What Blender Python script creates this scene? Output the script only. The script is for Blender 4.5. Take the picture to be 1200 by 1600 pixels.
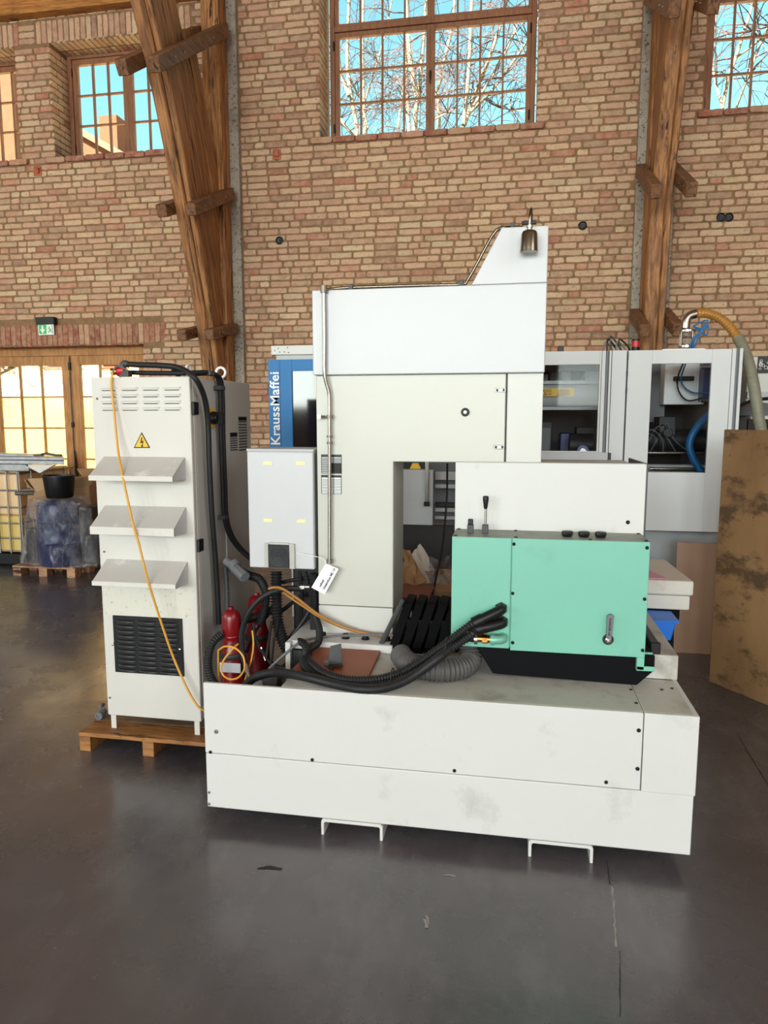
import bpy, bmesh, math, random
from mathutils import Vector, Matrix, noise as mnoise
import numpy as np
random.seed(11)
for o in list(bpy.data.objects): bpy.data.objects.remove(o)
SC = bpy.context.scene
COL = SC.collection
# ------------------------------------------------------------------ camera
# World: X along the brick wall, Y towards it, Z up; metres.  1200 x 1600 frame.
F_PX = 1110.0
YAW = math.atan(200 / 1110.0)
PITCH = math.atan(145 / 1110.0 * math.cos(YAW))
EYE = Vector((0, 0, 1.55))
cam_d = bpy.data.cameras.new('camera')
cam = bpy.data.objects.new('camera', cam_d)
COL.objects.link(cam)
cam.location = EYE
cam.rotation_euler = (math.pi / 2 - PITCH, 0, YAW)
cam_d.sensor_fit = 'VERTICAL'
cam_d.sensor_height = 36.0
cam_d.lens = 36.0 * F_PX / 1600.0
cam_d.clip_end = 300
SC.camera = cam
FW = Vector((-math.sin(YAW) * math.cos(PITCH), math.cos(YAW) * math.cos(PITCH), -math.sin(PITCH)))
RT = Vector((math.cos(YAW), math.sin(YAW), 0))
UP = RT.cross(FW)
def at(px, py, X=None, Y=None, Z=None):
    """measured point of the photograph on a known plane of the room"""
    d = FW + RT * ((px - 600) / F_PX) - UP * ((py - 800) / F_PX)
    t = X / d.x if X is not None else Y / d.y if Y is not None else (Z - EYE.z) / d.z
    return EYE + d * t
def proj(p):
    v = Vector(p) - EYE
    w = v.dot(FW)
    return 600 + F_PX * v.dot(RT) / w, 800 - F_PX * v.dot(UP) / w
# ------------------------------------------------------------------ world, sun, daylight, exposure
W = bpy.data.worlds.new('sky'); SC.world = W; W.use_nodes = True
nt = W.node_tree; nt.nodes.clear()
sky = nt.nodes.new('ShaderNodeTexSky'); sky.sky_type = 'NISHITA'
sky.sun_disc = False; sky.sun_elevation = math.radians(38); sky.sun_rotation = math.radians(200)
sky.air_density = 1.0; sky.dust_density = 0.6; sky.ozone_density = 1.0
tint = nt.nodes.new('ShaderNodeMix'); tint.data_type = 'RGBA'; tint.blend_type = 'MULTIPLY'
tint.inputs[0].default_value = 1.0; tint.inputs[7].default_value = (0.86, 1.30, 0.98, 1)
bg = nt.nodes.new('ShaderNodeBackground'); bg.inputs[1].default_value = 0.36
wo = nt.nodes.new('ShaderNodeOutputWorld')
nt.links.new(sky.outputs[0], tint.inputs[6]); nt.links.new(tint.outputs[2], bg.inputs[0]); nt.links.new(bg.outputs[0], wo.inputs[0])
sun_d = bpy.data.lights.new('sun', 'SUN'); sun_d.energy = 44.0; sun_d.angle = math.radians(0.6); sun_d.color = (1.0, 0.90, 0.74)
sun = bpy.data.objects.new('sun', sun_d); COL.objects.link(sun); sun.location = (-10, -10, 20)
sun.rotation_euler = Vector((0.42, 0.58, -0.70)).to_track_quat('-Z', 'Y').to_euler()
def daylight(name, loc, target, sx, sy, power, col=(0.93, 0.97, 1.0)):
    d = bpy.data.lights.new(name, 'AREA'); d.shape = 'RECTANGLE'; d.size = sx; d.size_y = sy; d.energy = power; d.color = col
    o = bpy.data.objects.new(name, d); COL.objects.link(o); o.location = loc
    o.rotation_euler = (Vector(target) - Vector(loc)).to_track_quat('-Z', 'Y').to_euler()
    return o
# daylight entering by the tall windows of the opposite (rear) wall and of the left gable end
for i, (x, p) in enumerate(((-9.0, 820), (-5.0, 920), (-1.0, 920), (3.0, 720))):
    daylight('rear_window_daylight', (x, -17.85, 4.3), (x, 0, 4.0), 2.7, 4.4, p)
for i, y in enumerate((-5.5, -1.0)):
    daylight('gable_window_and_fill_light', (-11.85, y, 4.0), (0, y, 3.6), 2.7, 4.2, 190)
    daylight('gable_window_and_fill_light', (6.35, y - 1.0, 4.4), (0, y, 3.6), 2.7, 3.6, 200)  # right side: added fill light, the right gable wall has no window
SC.view_settings.view_transform = 'Standard'; SC.view_settings.look = 'None'
SC.view_settings.gamma = 1.0; SC.view_settings.use_curve_mapping = False
SC.view_settings.exposure = -0.06
# ------------------------------------------------------------------ helpers
def lin(c):
    r = []
    for v in c[:3]:
        v = v / 255.0
        r.append(v / 12.92 if v <= 0.04045 else ((v + 0.055) / 1.055) ** 2.4)
    return (r[0], r[1], r[2], 1.0)
class N:
    """small node-graph helper"""
    def __init__(s, name):
        s.m = bpy.data.materials.new(name); s.m.use_nodes = True
        s.t = s.m.node_tree; s.t.nodes.clear()
        s.out = s.t.nodes.new('ShaderNodeOutputMaterial')
        s.b = s.t.nodes.new('ShaderNodeBsdfPrincipled')
        s.t.links.new(s.b.outputs[0], s.out.inputs[0])
    def n(s, kind, **kw):
        x = s.t.nodes.new(kind)
        for k, v in kw.items(): setattr(x, k, v)
        return x
    def l(s, a, b): s.t.links.new(a, b)
    def pos(s, sc=(1, 1, 1)):
        g = s.n('ShaderNodeNewGeometry')
        m = s.n('ShaderNodeVectorMath', operation='MULTIPLY'); m.inputs[1].default_value = sc
        s.l(g.outputs['Position'], m.inputs[0]); return m.outputs[0]
    def noise(s, scale, detail=3, rough=.55, sc=(1, 1, 1), dist=0):
        x = s.n('ShaderNodeTexNoise'); x.inputs['Scale'].default_value = scale; x.inputs['Detail'].default_value = detail
        x.inputs['Roughness'].default_value = rough; x.inputs['Distortion'].default_value = dist
        s.l(s.pos(sc), x.inputs['Vector']); return x.outputs['Fac']
    def ramp(s, f, a, b, c0=(0, 0, 0, 1), c1=(1, 1, 1, 1)):
        r = s.n('ShaderNodeValToRGB'); e = r.color_ramp.elements
        e[0].position = a; e[1].position = b; e[0].color = c0; e[1].color = c1
        s.l(f, r.inputs[0]); return r.outputs[0]
    def mix(s, f, a, b, mode='MIX'):
        x = s.n('ShaderNodeMix', data_type='RGBA', blend_type=mode)
        for v, i in ((f, 0), (a, 6), (b, 7)):
            if hasattr(v, 'links'): s.l(v, x.inputs[i])
            else: x.inputs[i].default_value = v
        return x.outputs[2]
    def bump(s, h, strength=.3, dist=.01):
        x = s.n('ShaderNodeBump'); x.inputs['Strength'].default_value = strength; x.inputs['Distance'].default_value = dist
        s.l(h, x.inputs['Height']); s.l(x.outputs[0], s.b.inputs['Normal'])
    def set(s, **kw):
        for k, v in kw.items():
            i = s.b.inputs[k.replace('_', ' ')]
            if hasattr(v, 'links'): s.l(v, i)
            else: i.default_value = v
        return s
def M(name, rgb, rough=.5, metal=0, var=0, vscale=6, bump=0, bscale=80, dirt=None, sc=(1, 1, 1)):
    n = N(name); c = lin(rgb)
    if var or dirt:
        c2 = tuple(v * (1 - var) for v in c[:3]) + (1,)
        col = n.mix(n.ramp(n.noise(vscale, 4, sc=sc), .3, .7), c, c2)
        if dirt:
            dc, amt, ds, th = dirt
            f = n.ramp(n.noise(ds, 6, .65), th, th + .16)
            mm = n.n('ShaderNodeMath', operation='MULTIPLY'); mm.inputs[1].default_value = amt; n.l(f, mm.inputs[0])
            col = n.mix(mm.outputs[0], col, lin(dc))
        n.set(Base_Color=col)
    else: n.set(Base_Color=c)
    n.set(Roughness=rough, Metallic=metal)
    if bump: n.bump(n.noise(bscale, 4, sc=sc), bump, .004)
    return n.m
MAT = {}
MAT['white'] = M('white_machine_paint', (207, 207, 202), .38, 0, .03, 3, .06, 140)
MAT['white_dirty'] = M('scuffed_white_paint', (211, 211, 208), .42, 0, .03, 3, .06, 140, dirt=((150, 148, 136), .42, 4.2, .60))
MAT['white_top'] = M('grubby_white_top', (196, 195, 188), .45, 0, .05, 4, .06, 140, dirt=((120, 108, 92), .55, 4.5, .52))
MAT['cream'] = M('cream_machine_paint', (201, 201, 191), .36, 0, .03, 2.5, .05, 140)
MAT['cool'] = M('cool_white_paint', (198, 199, 202), .34, 0, .03, 2, .05, 140)
MAT['cabinet'] = M('cabinet_offwhite_paint', (209, 206, 199), .4, 0, .03, 3, .05, 140)
MAT['cabinet_low'] = M('speckled_cabinet_paint', (214, 210, 198), .42, 0, .03, 3, .05, 140, dirt=((112, 98, 62), .8, 52, .58))
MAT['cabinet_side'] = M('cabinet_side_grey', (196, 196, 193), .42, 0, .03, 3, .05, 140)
MAT['hood'] = M('hood_grey_paint', (192, 189, 184), .45, 0, .05, 5, .05, 140, dirt=((236, 233, 226), .7, 9, .57))
MAT['hood_edge'] = M('hood_lip_paint', (212, 209, 202), .45, 0, .05, 8, .05, 140, dirt=((190, 186, 176), .5, 20, .55))
MAT['mint'] = M('mint_green_paint', (120, 188, 167), .34, 0, .04, 3, .05, 140, dirt=((94, 158, 138), .35, 4.0, .60))
MAT['mint_top'] = M('dull_grey_green_top', (132, 140, 128), .5, 0, .1, 8, .05, 140, dirt=((92, 88, 74), .5, 9, .5))
MAT['black'] = M('black_plastic', (18, 18, 20), .42, 0, .1, 20, .05, 200)
MAT['black_metal'] = M('black_sheet', (5, 5, 9), .55, 0, .1, 6)
MAT['rubber'] = M('black_rubber', (34, 34, 36), .5, 0, .2, 20, .05, 200)
MAT['grey_hose'] = M('grey_duct_fabric', (80, 78, 76), .6, 0, .12, 30, .1, 240)
MAT['grey_green'] = M('grey_green_hose', (128, 126, 108), .5, 0, .12, 12)
MAT['dark_grey'] = M('dark_grey_plastic', (62, 64, 68), .5, 0, .1, 10)
MAT['mid_grey'] = M('mid_grey_plastic', (112, 114, 118), .5, 0, .08, 10)
MAT['guard'] = M('guard_white_grey', (202, 204, 205), .42, 0, .03, 3)
MAT['light_grey'] = M('light_grey_paint', (180, 182, 184), .42, 0, .04, 4)
MAT['steel'] = M('brushed_steel', (176, 172, 164), .26, 1, .1, 30, sc=(1, 1, 9))
MAT['nickel'] = M('dark_nickel', (138, 130, 116), .24, 1, .15, 18, sc=(9, 9, 1))
MAT['brass'] = M('brass', (180, 130, 66), .3, 1, .1, 30)
MAT['red'] = M('red_enamel', (126, 13, 20), .3, 0, .25, 9)
MAT['red_plastic'] = M('red_plastic', (196, 28, 34), .35)
MAT['orange_tube'] = M('amber_tube', (176, 120, 50), .3, 0, .25, 14)
MAT['yellow_cable'] = M('ochre_cable', (224, 164, 62), .42, 0, .08, 30)
MAT['yellow'] = M('signal_yellow', (236, 186, 34), .45)
MAT['lemon'] = M('pale_yellow_label', (232, 226, 168), .5)
MAT['sign_black'] = M('sign_black', (26, 24, 20), .5)
MAT['sign_white'] = M('sign_white', (240, 240, 238), .4)
MAT['paper'] = M('white_card', (240, 239, 244), .5)
MAT['ink'] = M('dark_ink', (38, 36, 46), .6)
MAT['blue'] = M('machine_blue', (0, 112, 178), .5, 0, .05, 3)
MAT['navy'] = M('dark_blue_paint', (22, 44, 112), .4)
MAT['crate_blue'] = M('crate_blue', (20, 116, 226), .4)
MAT['hose_blue'] = M('blue_hose', (28, 104, 158), .45, 0, .1, 20)
MAT['board'] = M('reddish_particle_board', (150, 82, 50), .55, 0, .12, 9, .08, 120, dirt=((120, 60, 34), .5, 16, .6))
MAT['board_edge'] = M('board_edge', (120, 82, 56), .7, 0, .2, 30)
MAT['card'] = M('brown_cardboard', (172, 136, 100), .75, 0, .1, 7, .05, 90)
MAT['card_light'] = M('cut_cardboard', (198, 162, 122), .75, 0, .08, 7, .05, 90)
MAT['hardboard'] = M('tan_hardboard', (150, 118, 94), .6, 0, .06, 5)
MAT['foam'] = M('off_white_foam', (222, 218, 208), .65, 0, .05, 7, .1, 60, dirt=((188, 176, 154), .5, 8, .58))
MAT['pink'] = M('pink_sheet', (226, 158, 186), .5, 0, .1, 8)
MAT['copper'] = M('copper_box', (206, 128, 98), .3, .7, .35, 60)
MAT['tank'] = M('cream_tank_plastic', (240, 206, 160), .4, 0, .1, 5)
MAT['liquid'] = M('yellow_filled_tank', (226, 198, 118), .4, 0, .1, 5)
MAT['galv'] = M('galvanised_tube', (140, 130, 122), .4, .6, .2, 30)
MAT['foil'] = M('silver_foil', (186, 188, 194), .3, .55, .3, 14, .6, 40)
MAT['drum'] = M('blue_drum', (10, 36, 96), .3, 0, .2, 6)
MAT['dark_goods'] = M('dark_wrapped_goods', (44, 40, 40), .5, 0, .3, 6)
MAT['tape'] = M('grey_tape', (186, 184, 178), .55, 0, .12, 20, .2, 60)
MAT['iron'] = M('dark_cast_iron', (52, 52, 54), .5, .3, .3, 14)
MAT['green_brass'] = M('overpainted_fitting', (122, 188, 166), .4, .2, .2, 30)
MAT['sign_green'] = M('exit_green', (36, 186, 92), .4)
MAT['dark_window'] = M('dark_tinted_panel', (12, 14, 24), .06)
def wood(name, a, b, sc, crack=True, bend=None):
    n = N(name)
    if bend:
        # grain that follows a curved rib: y + p*z + q*z*z stays constant along it
        def pos(sc_=(1, 1, 1)):
            g_ = n.n('ShaderNodeNewGeometry'); sp_ = n.n('ShaderNodeSeparateXYZ'); n.l(g_.outputs['Position'], sp_.inputs[0])
            def mth(op, x, y):
                m_ = n.n('ShaderNodeMath', operation=op)
                for v, i in ((x, 0), (y, 1)):
                    if hasattr(v, 'links'): n.l(v, m_.inputs[i])
                    else: m_.inputs[i].default_value = v
                return m_.outputs[0]
            z_ = sp_.outputs[2]; y_ = mth('ADD', sp_.outputs[1], mth('MULTIPLY', z_, mth('ADD', mth('MULTIPLY', z_, bend[1]), bend[0])))
            cb_ = n.n('ShaderNodeCombineXYZ'); n.l(sp_.outputs[0], cb_.inputs[0]); n.l(y_, cb_.inputs[1]); n.l(z_, cb_.inputs[2])
            m_ = n.n('ShaderNodeVectorMath', operation='MULTIPLY'); m_.inputs[1].default_value = sc_; n.l(cb_.outputs[0], m_.inputs[0]); return m_.outputs[0]
        n.pos = pos
    g = n.noise(5, 6, .6, sc, .6)
    col = n.mix(n.ramp(g, .40, .62), lin(a), lin(b))
    big = n.ramp(n.noise(1.3, 3, .5), .35, .7)
    col = n.mix(big, col, n.mix(.28, col, lin((64, 36, 16))))
    if crack:
        c = n.ramp(n.noise(2.6, 8, .62, sc, .3), .605, .635)
        col = n.mix(c, col, lin((44, 22, 10)))
    n.set(Base_Color=col, Roughness=.6)
    n.bump(n.noise(9, 6, .6, sc, .4), .35, .01)
    return n.m
MAT['timber_z'] = wood('oak_timber_upright', (192, 134, 78), (122, 76, 40), (7, 7, .6))
MAT['timber_l'] = wood('oak_rib_left', (180, 124, 72), (112, 70, 38), (7, 7, .55), True, (.05, .045))
MAT['timber_r'] = wood('oak_rib_right', (182, 126, 74), (116, 74, 42), (7, 7, .55), True, (.02, .024))
MAT['timber_y'] = wood('oak_timber_tie', (138, 94, 60), (94, 62, 38), (7, .8, 7))
MAT['timber_x'] = wood('oak_timber_beam', (200, 138, 66), (150, 92, 36), (.8, 7, 7))
MAT['joinery'] = wood('larch_joinery', (156, 106, 74), (132, 88, 60), (6, 6, .8), False)
MAT['joinery_door'] = wood('pine_door_joinery', (196, 142, 86), (168, 114, 64), (6, 6, .8), False)
MAT['pallet'] = wood('pallet_wood', (176, 122, 66), (132, 86, 44), (1.2, 9, 9))
MAT['pallet_top'] = wood('worn_pallet_deck', (140, 118, 98), (112, 90, 70), (1.2, 6, 6))
MAT['pallet_bg'] = wood('pale_pallet_wood', (190, 146, 110), (150, 104, 76), (1.2, 6, 6))
def plywood():
    n = N('stained_plywood')
    col = n.mix(n.ramp(n.noise(2.2, 5, .6, (1, 1, .35)), .35, .7), lin((160, 124, 84)), lin((126, 94, 62)))
    st = n.ramp(n.noise(3.4, 7, .7, (1, 1, 1.6)), .52, .62)
    col = n.mix(st, col, lin((92, 70, 48)))
    sp = n.ramp(n.noise(26, 4, .7), .66, .74)
    col = n.mix(sp, col, lin((58, 42, 28)))
    n.set(Base_Color=col, Roughness=.6); n.bump(n.noise(30, 5), .15, .004)
    return n.m
MAT['plywood'] = plywood()
def concrete():
    n = N('speckled_concrete')
    col = n.mix(n.ramp(n.noise(5, 4), .3, .7), lin((176, 167, 154)), lin((146, 136, 124)))
    sp = n.ramp(n.noise(34, 4, .7), .55, .63)
    col = n.mix(sp, col, lin((84, 74, 64)))
    wp = n.ramp(n.noise(44, 3, .6, (1.3, 1.3, 1.3)), .64, .72)
    col = n.mix(wp, col, lin((206, 200, 190)))
    n.set(Base_Color=col, Roughness=.8); n.bump(n.noise(50, 4), .5, .008)
    return n.m
MAT['concrete'] = concrete()
def mortar():
    n = N('lime_mortar')
    col = n.mix(n.ramp(n.noise(14, 5), .3, .7), lin((150, 118, 86)), lin((122, 94, 66)))
    n.set(Base_Color=col, Roughness=.9); n.bump(n.noise(90, 5), .5, .008)
    return n.m
MAT['mortar'] = mortar()
def brick():
    n = N('old_brick')
    a = n.n('ShaderNodeAttribute'); a.attribute_name = 'tone'
    col = a.outputs['Color']
    m1 = n.ramp(n.noise(13, 6, .7), .40, .62)
    col = n.mix(m1, col, n.mix(.5, col, lin((220, 188, 158)), 'MIX'))
    m2 = n.ramp(n.noise(20, 7, .72), .55, .66)
    col = n.mix(m2, col, n.mix(.42, col, lin((140, 90, 66))))
    m3 = n.ramp(n.noise(52, 5, .75), .58, .66)
    col = n.mix(m3, col, n.mix(.75, col, lin((92, 66, 48))))
    m4 = n.ramp(n.noise(6, 4, .6), .58, .70)
    col = n.mix(m4, col, n.mix(.45, col, lin((150, 118, 86))))
    n.set(Base_Color=col, Roughness=.85); n.bump(n.noise(70, 6, .7), 1.0, .012)
    return n.m
MAT['brick'] = brick()
def floor_mat():
    n = N('dark_screed')
    col = n.mix(n.ramp(n.noise(.9, 6, .6), .32, .68), lin((90, 85, 87)), lin((66, 64, 68)))
    col = n.mix(n.ramp(n.noise(3.4, 6, .65, (1, .45, 1)), .5, .75), col, lin((100, 99, 102)))
    col = n.mix(n.ramp(n.noise(1.7, 5, .6), .56, .74), col, lin((86, 75, 74)))
    sc1 = n.ramp(n.noise(9, 5, .7, (.35, 3.2, 1), .8), .70, .76)
    col = n.mix(n.mix(.5, (0, 0, 0, 1), sc1), col, lin((120, 116, 112)))
    sp = n.ramp(n.noise(75, 3, .6), .765, .80)
    col = n.mix(sp, col, lin((170, 164, 156)))
    r = n.ramp(n.noise(2.3, 6, .65), .3, .75, (.16, .16, .16, 1), (.38, .38, .38, 1))
    n.set(Base_Color=col, Roughness=r, Specular_IOR_Level=.85)
    n.bump(n.noise(7, 6, .6), .22, .01)
    return n.m
MAT['floor'] = floor_mat()
def glass(name, t=(.97, .985, .98), f=1.45, tr_rough=None):
    n = N(name); n.t.nodes.remove(n.b)
    tr = n.n('ShaderNodeBsdfTransparent'); tr.inputs[0].default_value = (*t, 1)
    gl = n.n('ShaderNodeBsdfGlossy'); gl.inputs['Roughness'].default_value = .03
    fr = n.n('ShaderNodeFresnel'); fr.inputs[0].default_value = f
    mx = n.n('ShaderNodeMixShader')
    n.l(fr.outputs[0], mx.inputs[0]); n.l(tr.outputs[0], mx.inputs[1]); n.l(gl.outputs[0], mx.inputs[2]); n.l(mx.outputs[0], n.out.inputs[0])
    return n.m
MAT['glass'] = glass('window_glass')
MAT['guard_glass'] = glass('guard_polycarbonate', (.93, .94, .95), 1.18)
def frosted():
    n = N('frosted_glass'); n.t.nodes.remove(n.b)
    tl = n.n('ShaderNodeBsdfTranslucent'); tl.inputs[0].default_value = (.95, .74, .38, 1)
    tr = n.n('ShaderNodeBsdfTransparent'); tr.inputs[0].default_value = (.92, .72, .36, 1)
    gl = n.n('ShaderNodeBsdfGlossy'); gl.inputs['Roughness'].default_value = .1
    mx = n.n('ShaderNodeMixShader'); mx.inputs[0].default_value = .45
    m2 = n.n('ShaderNodeMixShader'); m2.inputs[0].default_value = .05
    n.l(tr.outputs[0], mx.inputs[1]); n.l(tl.outputs[0], mx.inputs[2])
    n.l(mx.outputs[0], m2.inputs[1]); n.l(gl.outputs[0], m2.inputs[2]); n.l(m2.outputs[0], n.out.inputs[0])
    return n.m
MAT['frosted'] = frosted()
def film():
    n = N('stretch_film'); n.t.nodes.remove(n.b)
    tr = n.n('ShaderNodeBsdfTransparent'); tr.inputs[0].default_value = (.86, .86, .88, 1)
    gl = n.n('ShaderNodeBsdfGlossy'); gl.inputs['Roughness'].default_value = .09; gl.inputs[0].default_value = (.95, .96, 1, 1)
    bp = n.n('ShaderNodeBump'); bp.inputs['Strength'].default_value = 1.0; bp.inputs['Distance'].default_value = .05
    n.l(n.noise(14, 6, .7, (1, 1, .6), 1.5), bp.inputs['Height']); n.l(bp.outputs[0], gl.inputs['Normal'])
    mx = n.n('ShaderNodeMixShader')
    f = n.ramp(n.noise(10, 6, .7, (1, 1, .5), 1.2), .4, .7, (.06, .06, .06, 1), (.45, .45, .45, 1))
    n.l(f, mx.inputs[0]); n.l(tr.outputs[0], mx.inputs[1]); n.l(gl.outputs[0], mx.inputs[2]); n.l(mx.outputs[0], n.out.inputs[0])
    return n.m
MAT['film'] = film()
def bark():
    n = N('birch_bark')
    col = n.mix(n.ramp(n.noise(4, 5, .7, (1, 1, 2.5)), .52, .66), lin((140, 128, 108)), lin((78, 54, 38)))
    n.set(Base_Color=col, Roughness=.8)
    return n.m
MAT['bark'] = bark()
MAT['twig'] = M('birch_twig', (88, 70, 68), .8, 0, .3, 3)
MAT['ground'] = M('pale_yard_gravel', (206, 192, 160), .9, 0, .15, 2)
MAT['yard_wall'] = M('cream_yard_wall', (240, 220, 168), .9, 0, .08, 1.2)
MAT['ext_brick'] = M('orange_house_wall', (120, 68, 42), .9, 0, .25, 5)
MAT['added_pale_house'] = M('added_pale_house_render', (206, 178, 132), .9, 0, .06, 1.5)
MAT['ext_roof'] = M('pale_tiled_roof', (136, 94, 76), .9, 0, .2, 6)
MAT['plaster'] = M('hall_plaster', (190, 168, 140), .9, 0, .08, 2)
MAT['ceiling'] = M('ceiling_boards', (168, 130, 92), .8, 0, .2, 2, sc=(1, 6, 1))

class MB:
    def __init__(s): s.v = []; s.f = []
    def add(s, vs, fs):
        b = len(s.v); s.v += [tuple(x) for x in vs]; s.f += [tuple(i + b for i in f) for f in fs]; return s
    def box(s, x0, x1, y0, y1, z0, z1):
        return s.add([(x0, y0, z0), (x1, y0, z0), (x1, y1, z0), (x0, y1, z0), (x0, y0, z1), (x1, y0, z1), (x1, y1, z1), (x0, y1, z1)],
                     [(0, 3, 2, 1), (4, 5, 6, 7), (0, 1, 5, 4), (1, 2, 6, 5), (2, 3, 7, 6), (3, 0, 4, 7)])
    def prism(s, poly, axis, a0, a1):
        n = len(poly)
        def P(p, a): return (p[0], a, p[1]) if axis == 'y' else (a, p[0], p[1]) if axis == 'x' else (p[0], p[1], a)
        vs = [P(p, a0) for p in poly] + [P(p, a1) for p in poly]
        fs = [tuple(range(n)), tuple(range(2 * n - 1, n - 1, -1))] + [(i, (i + 1) % n, n + (i + 1) % n, n + i) for i in range(n)]
        return s.add(vs, fs)
    def tube(s, pts, r, n=10, caps=True):
        pts = [Vector(p) for p in pts]
        m = len(pts); rs = r if isinstance(r, (list, tuple)) else [r] * m
        t = [(pts[min(i + 1, m - 1)] - pts[max(i - 1, 0)]).normalized() for i in range(m)]
        a = Vector((0, 0, 1)) if abs(t[0].z) < .9 else Vector((1, 0, 0))
        u = (a - t[0] * a.dot(t[0])).normalized()
        vs = []; fs = []
        for i in range(m):
            u = (u - t[i] * u.dot(t[i]))
            u = u.normalized() if u.length > 1e-6 else Vector((1, 0, 0))
            w = t[i].cross(u)
            for k in range(n):
                an = 2 * math.pi * k / n
                vs.append(pts[i] + (u * math.cos(an) + w * math.sin(an)) * rs[i])
        for i in range(m - 1):
            for k in range(n):
                fs.append((i * n + k, i * n + (k + 1) % n, (i + 1) * n + (k + 1) % n, (i + 1) * n + k))
        if caps: fs.append(tuple(range(n - 1, -1, -1))); fs.append(tuple((m - 1) * n + k for k in range(n)))
        return s.add(vs, fs)
    def cyl(s, p0, p1, r0, r1=None, n=16): return s.tube([p0, p1], [r0, r0 if r1 is None else r1], n)
    def lathe(s, prof, c, axis='z', n=24):
        """profile (r, h) turned about an axis through c"""
        c = Vector(c); ax = {'x': Vector((1, 0, 0)), 'y': Vector((0, 1, 0)), 'z': Vector((0, 0, 1))}[axis]
        u = Vector((0, 0, 1)) if axis != 'z' else Vector((1, 0, 0)); w = ax.cross(u)
        vs = []; fs = []
        for r, h in prof:
            for k in range(n):
                an = 2 * math.pi * k / n
                vs.append(c + ax * h + (u * math.cos(an) + w * math.sin(an)) * max(r, 1e-4))
        m = len(prof)
        for i in range(m - 1):
            for k in range(n):
                fs.append((i * n + k, i * n + (k + 1) % n, (i + 1) * n + (k + 1) % n, (i + 1) * n + k))
        fs.append(tuple(range(n))); fs.append(tuple((m - 1) * n + k for k in range(n)))
        return s.add(vs, fs)
    def ring(s, c, axis, R, r, n=24, k=8):
        c = Vector(c); ax = {'x': Vector((1, 0, 0)), 'y': Vector((0, 1, 0)), 'z': Vector((0, 0, 1))}[axis]
        u = Vector((0, 0, 1)) if axis != 'z' else Vector((1, 0, 0)); w = ax.cross(u)
        vs = []; fs = []
        for i in range(n):
            a = 2 * math.pi * i / n; d = u * math.cos(a) + w * math.sin(a)
            for j in range(k):
                b = 2 * math.pi * j / k
                vs.append(c + d * (R + r * math.cos(b)) + ax * (r * math.sin(b)))
        for i in range(n):
            for j in range(k):
                fs.append((i * k + j, i * k + (j + 1) % k, ((i + 1) % n) * k + (j + 1) % k, ((i + 1) % n) * k + j))
        return s.add(vs, fs)
def crom(pts, step=.02):
    """Catmull-Rom through pts, about one sample per step"""
    P = [Vector(p) for p in pts]
    P = [P[0] * 2 - P[1]] + P + [P[-1] * 2 - P[-2]]
    out = []
    for i in range(1, len(P) - 2):
        a, b, c, d = P[i - 1], P[i], P[i + 1], P[i + 2]
        n = max(2, int((c - b).length / step))
        for k in range(n):
            t = k / n
            out.append(.5 * ((2 * b) + (c - a) * t + (2 * a - 5 * b + 4 * c - d) * t * t + (3 * b - a - 3 * c + d) * t ** 3))
    out.append(P[-2]); return out
WL = {}
def new(name, me, mat, parent, loc):
    o = bpy.data.objects.new(name, me); COL.objects.link(o)
    if mat is not None and not me.materials: me.materials.append(MAT[mat] if isinstance(mat, str) else mat)
    pl = WL.get(parent.name, Vector()) if parent else Vector()
    o.parent = parent; o.location = Vector(loc) - pl; WL[o.name] = Vector(loc)
    return o
def build(name, mb, mat, parent=None, bevel=0, smooth=True, angle=38, seg=2, kind=None, label=None, cat=None, group=None):
    vs = [Vector(v) for v in mb.v]
    lo = Vector([min(v[i] for v in vs) for i in range(3)]); hi = Vector([max(v[i] for v in vs) for i in range(3)])
    c = (lo + hi) / 2
    if parent is None: c.z = lo.z
    me = bpy.data.meshes.new(name); me.from_pydata([v - c for v in vs], [], mb.f)
    bm = bmesh.new(); bm.from_mesh(me); bmesh.ops.recalc_face_normals(bm, faces=bm.faces); bm.to_mesh(me); bm.free()
    if smooth:
        for p in me.polygons: p.use_smooth = True
        me.set_sharp_from_angle(angle=math.radians(angle))
    o = new(name, me, mat, parent, c)
    if bevel:
        b = o.modifiers.new('edge', 'BEVEL'); b.width = bevel; b.segments = seg; b.limit_method = 'ANGLE'; b.angle_limit = math.radians(40)
    tag(o, label, cat, group, kind)
    return o
def tag(o, label=None, cat=None, group=None, kind=None):
    if label: o['label'] = label
    if cat: o['category'] = cat
    if group: o['group'] = group
    if kind: o['kind'] = kind
    return o
def thing(name, label, cat, loc, group=None):
    o = bpy.data.objects.new(name, None); COL.objects.link(o); o.location = loc; o.empty_display_size = .1
    WL[o.name] = Vector(loc); return tag(o, label, cat, group)
def box(name, x0, x1, y0, y1, z0, z1, mat, parent=None, bevel=0, **k):
    return build(name, MB().box(x0, x1, y0, y1, z0, z1), mat, parent, bevel, **k)
def hose(name, pts, r, mat, parent, n=10, step=.025, **k):
    return build(name, MB().tube(crom(pts, step), r, n), mat, parent, **k)
def ribbed(name, pts, r, mat, parent, pitch=.012, depth=.12, n=14, **k):
    p = crom(pts, pitch / 3.0)
    # resample to an even step so that the rings keep one pitch
    st = pitch / 5.0; q = [p[0]]; left = st
    for a, b in zip(p, p[1:]):
        L = (b - a).length; t = 0
        while L - t >= left:
            t += left; q.append(a + (b - a) * (t / L)); left = st
        left -= L - t
    rs = []; s = 0
    for i, a in enumerate(q):
        if i: s += (a - q[i - 1]).length
        rs.append(r * (1 - depth / 2 + depth / 2 * math.cos(2 * math.pi * s / pitch)))
    return build(name, MB().tube(q, rs, n), mat, parent, angle=80, **k)
def px(pts):
    return [at(a, b, Y=y) for a, b, y in pts]
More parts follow.
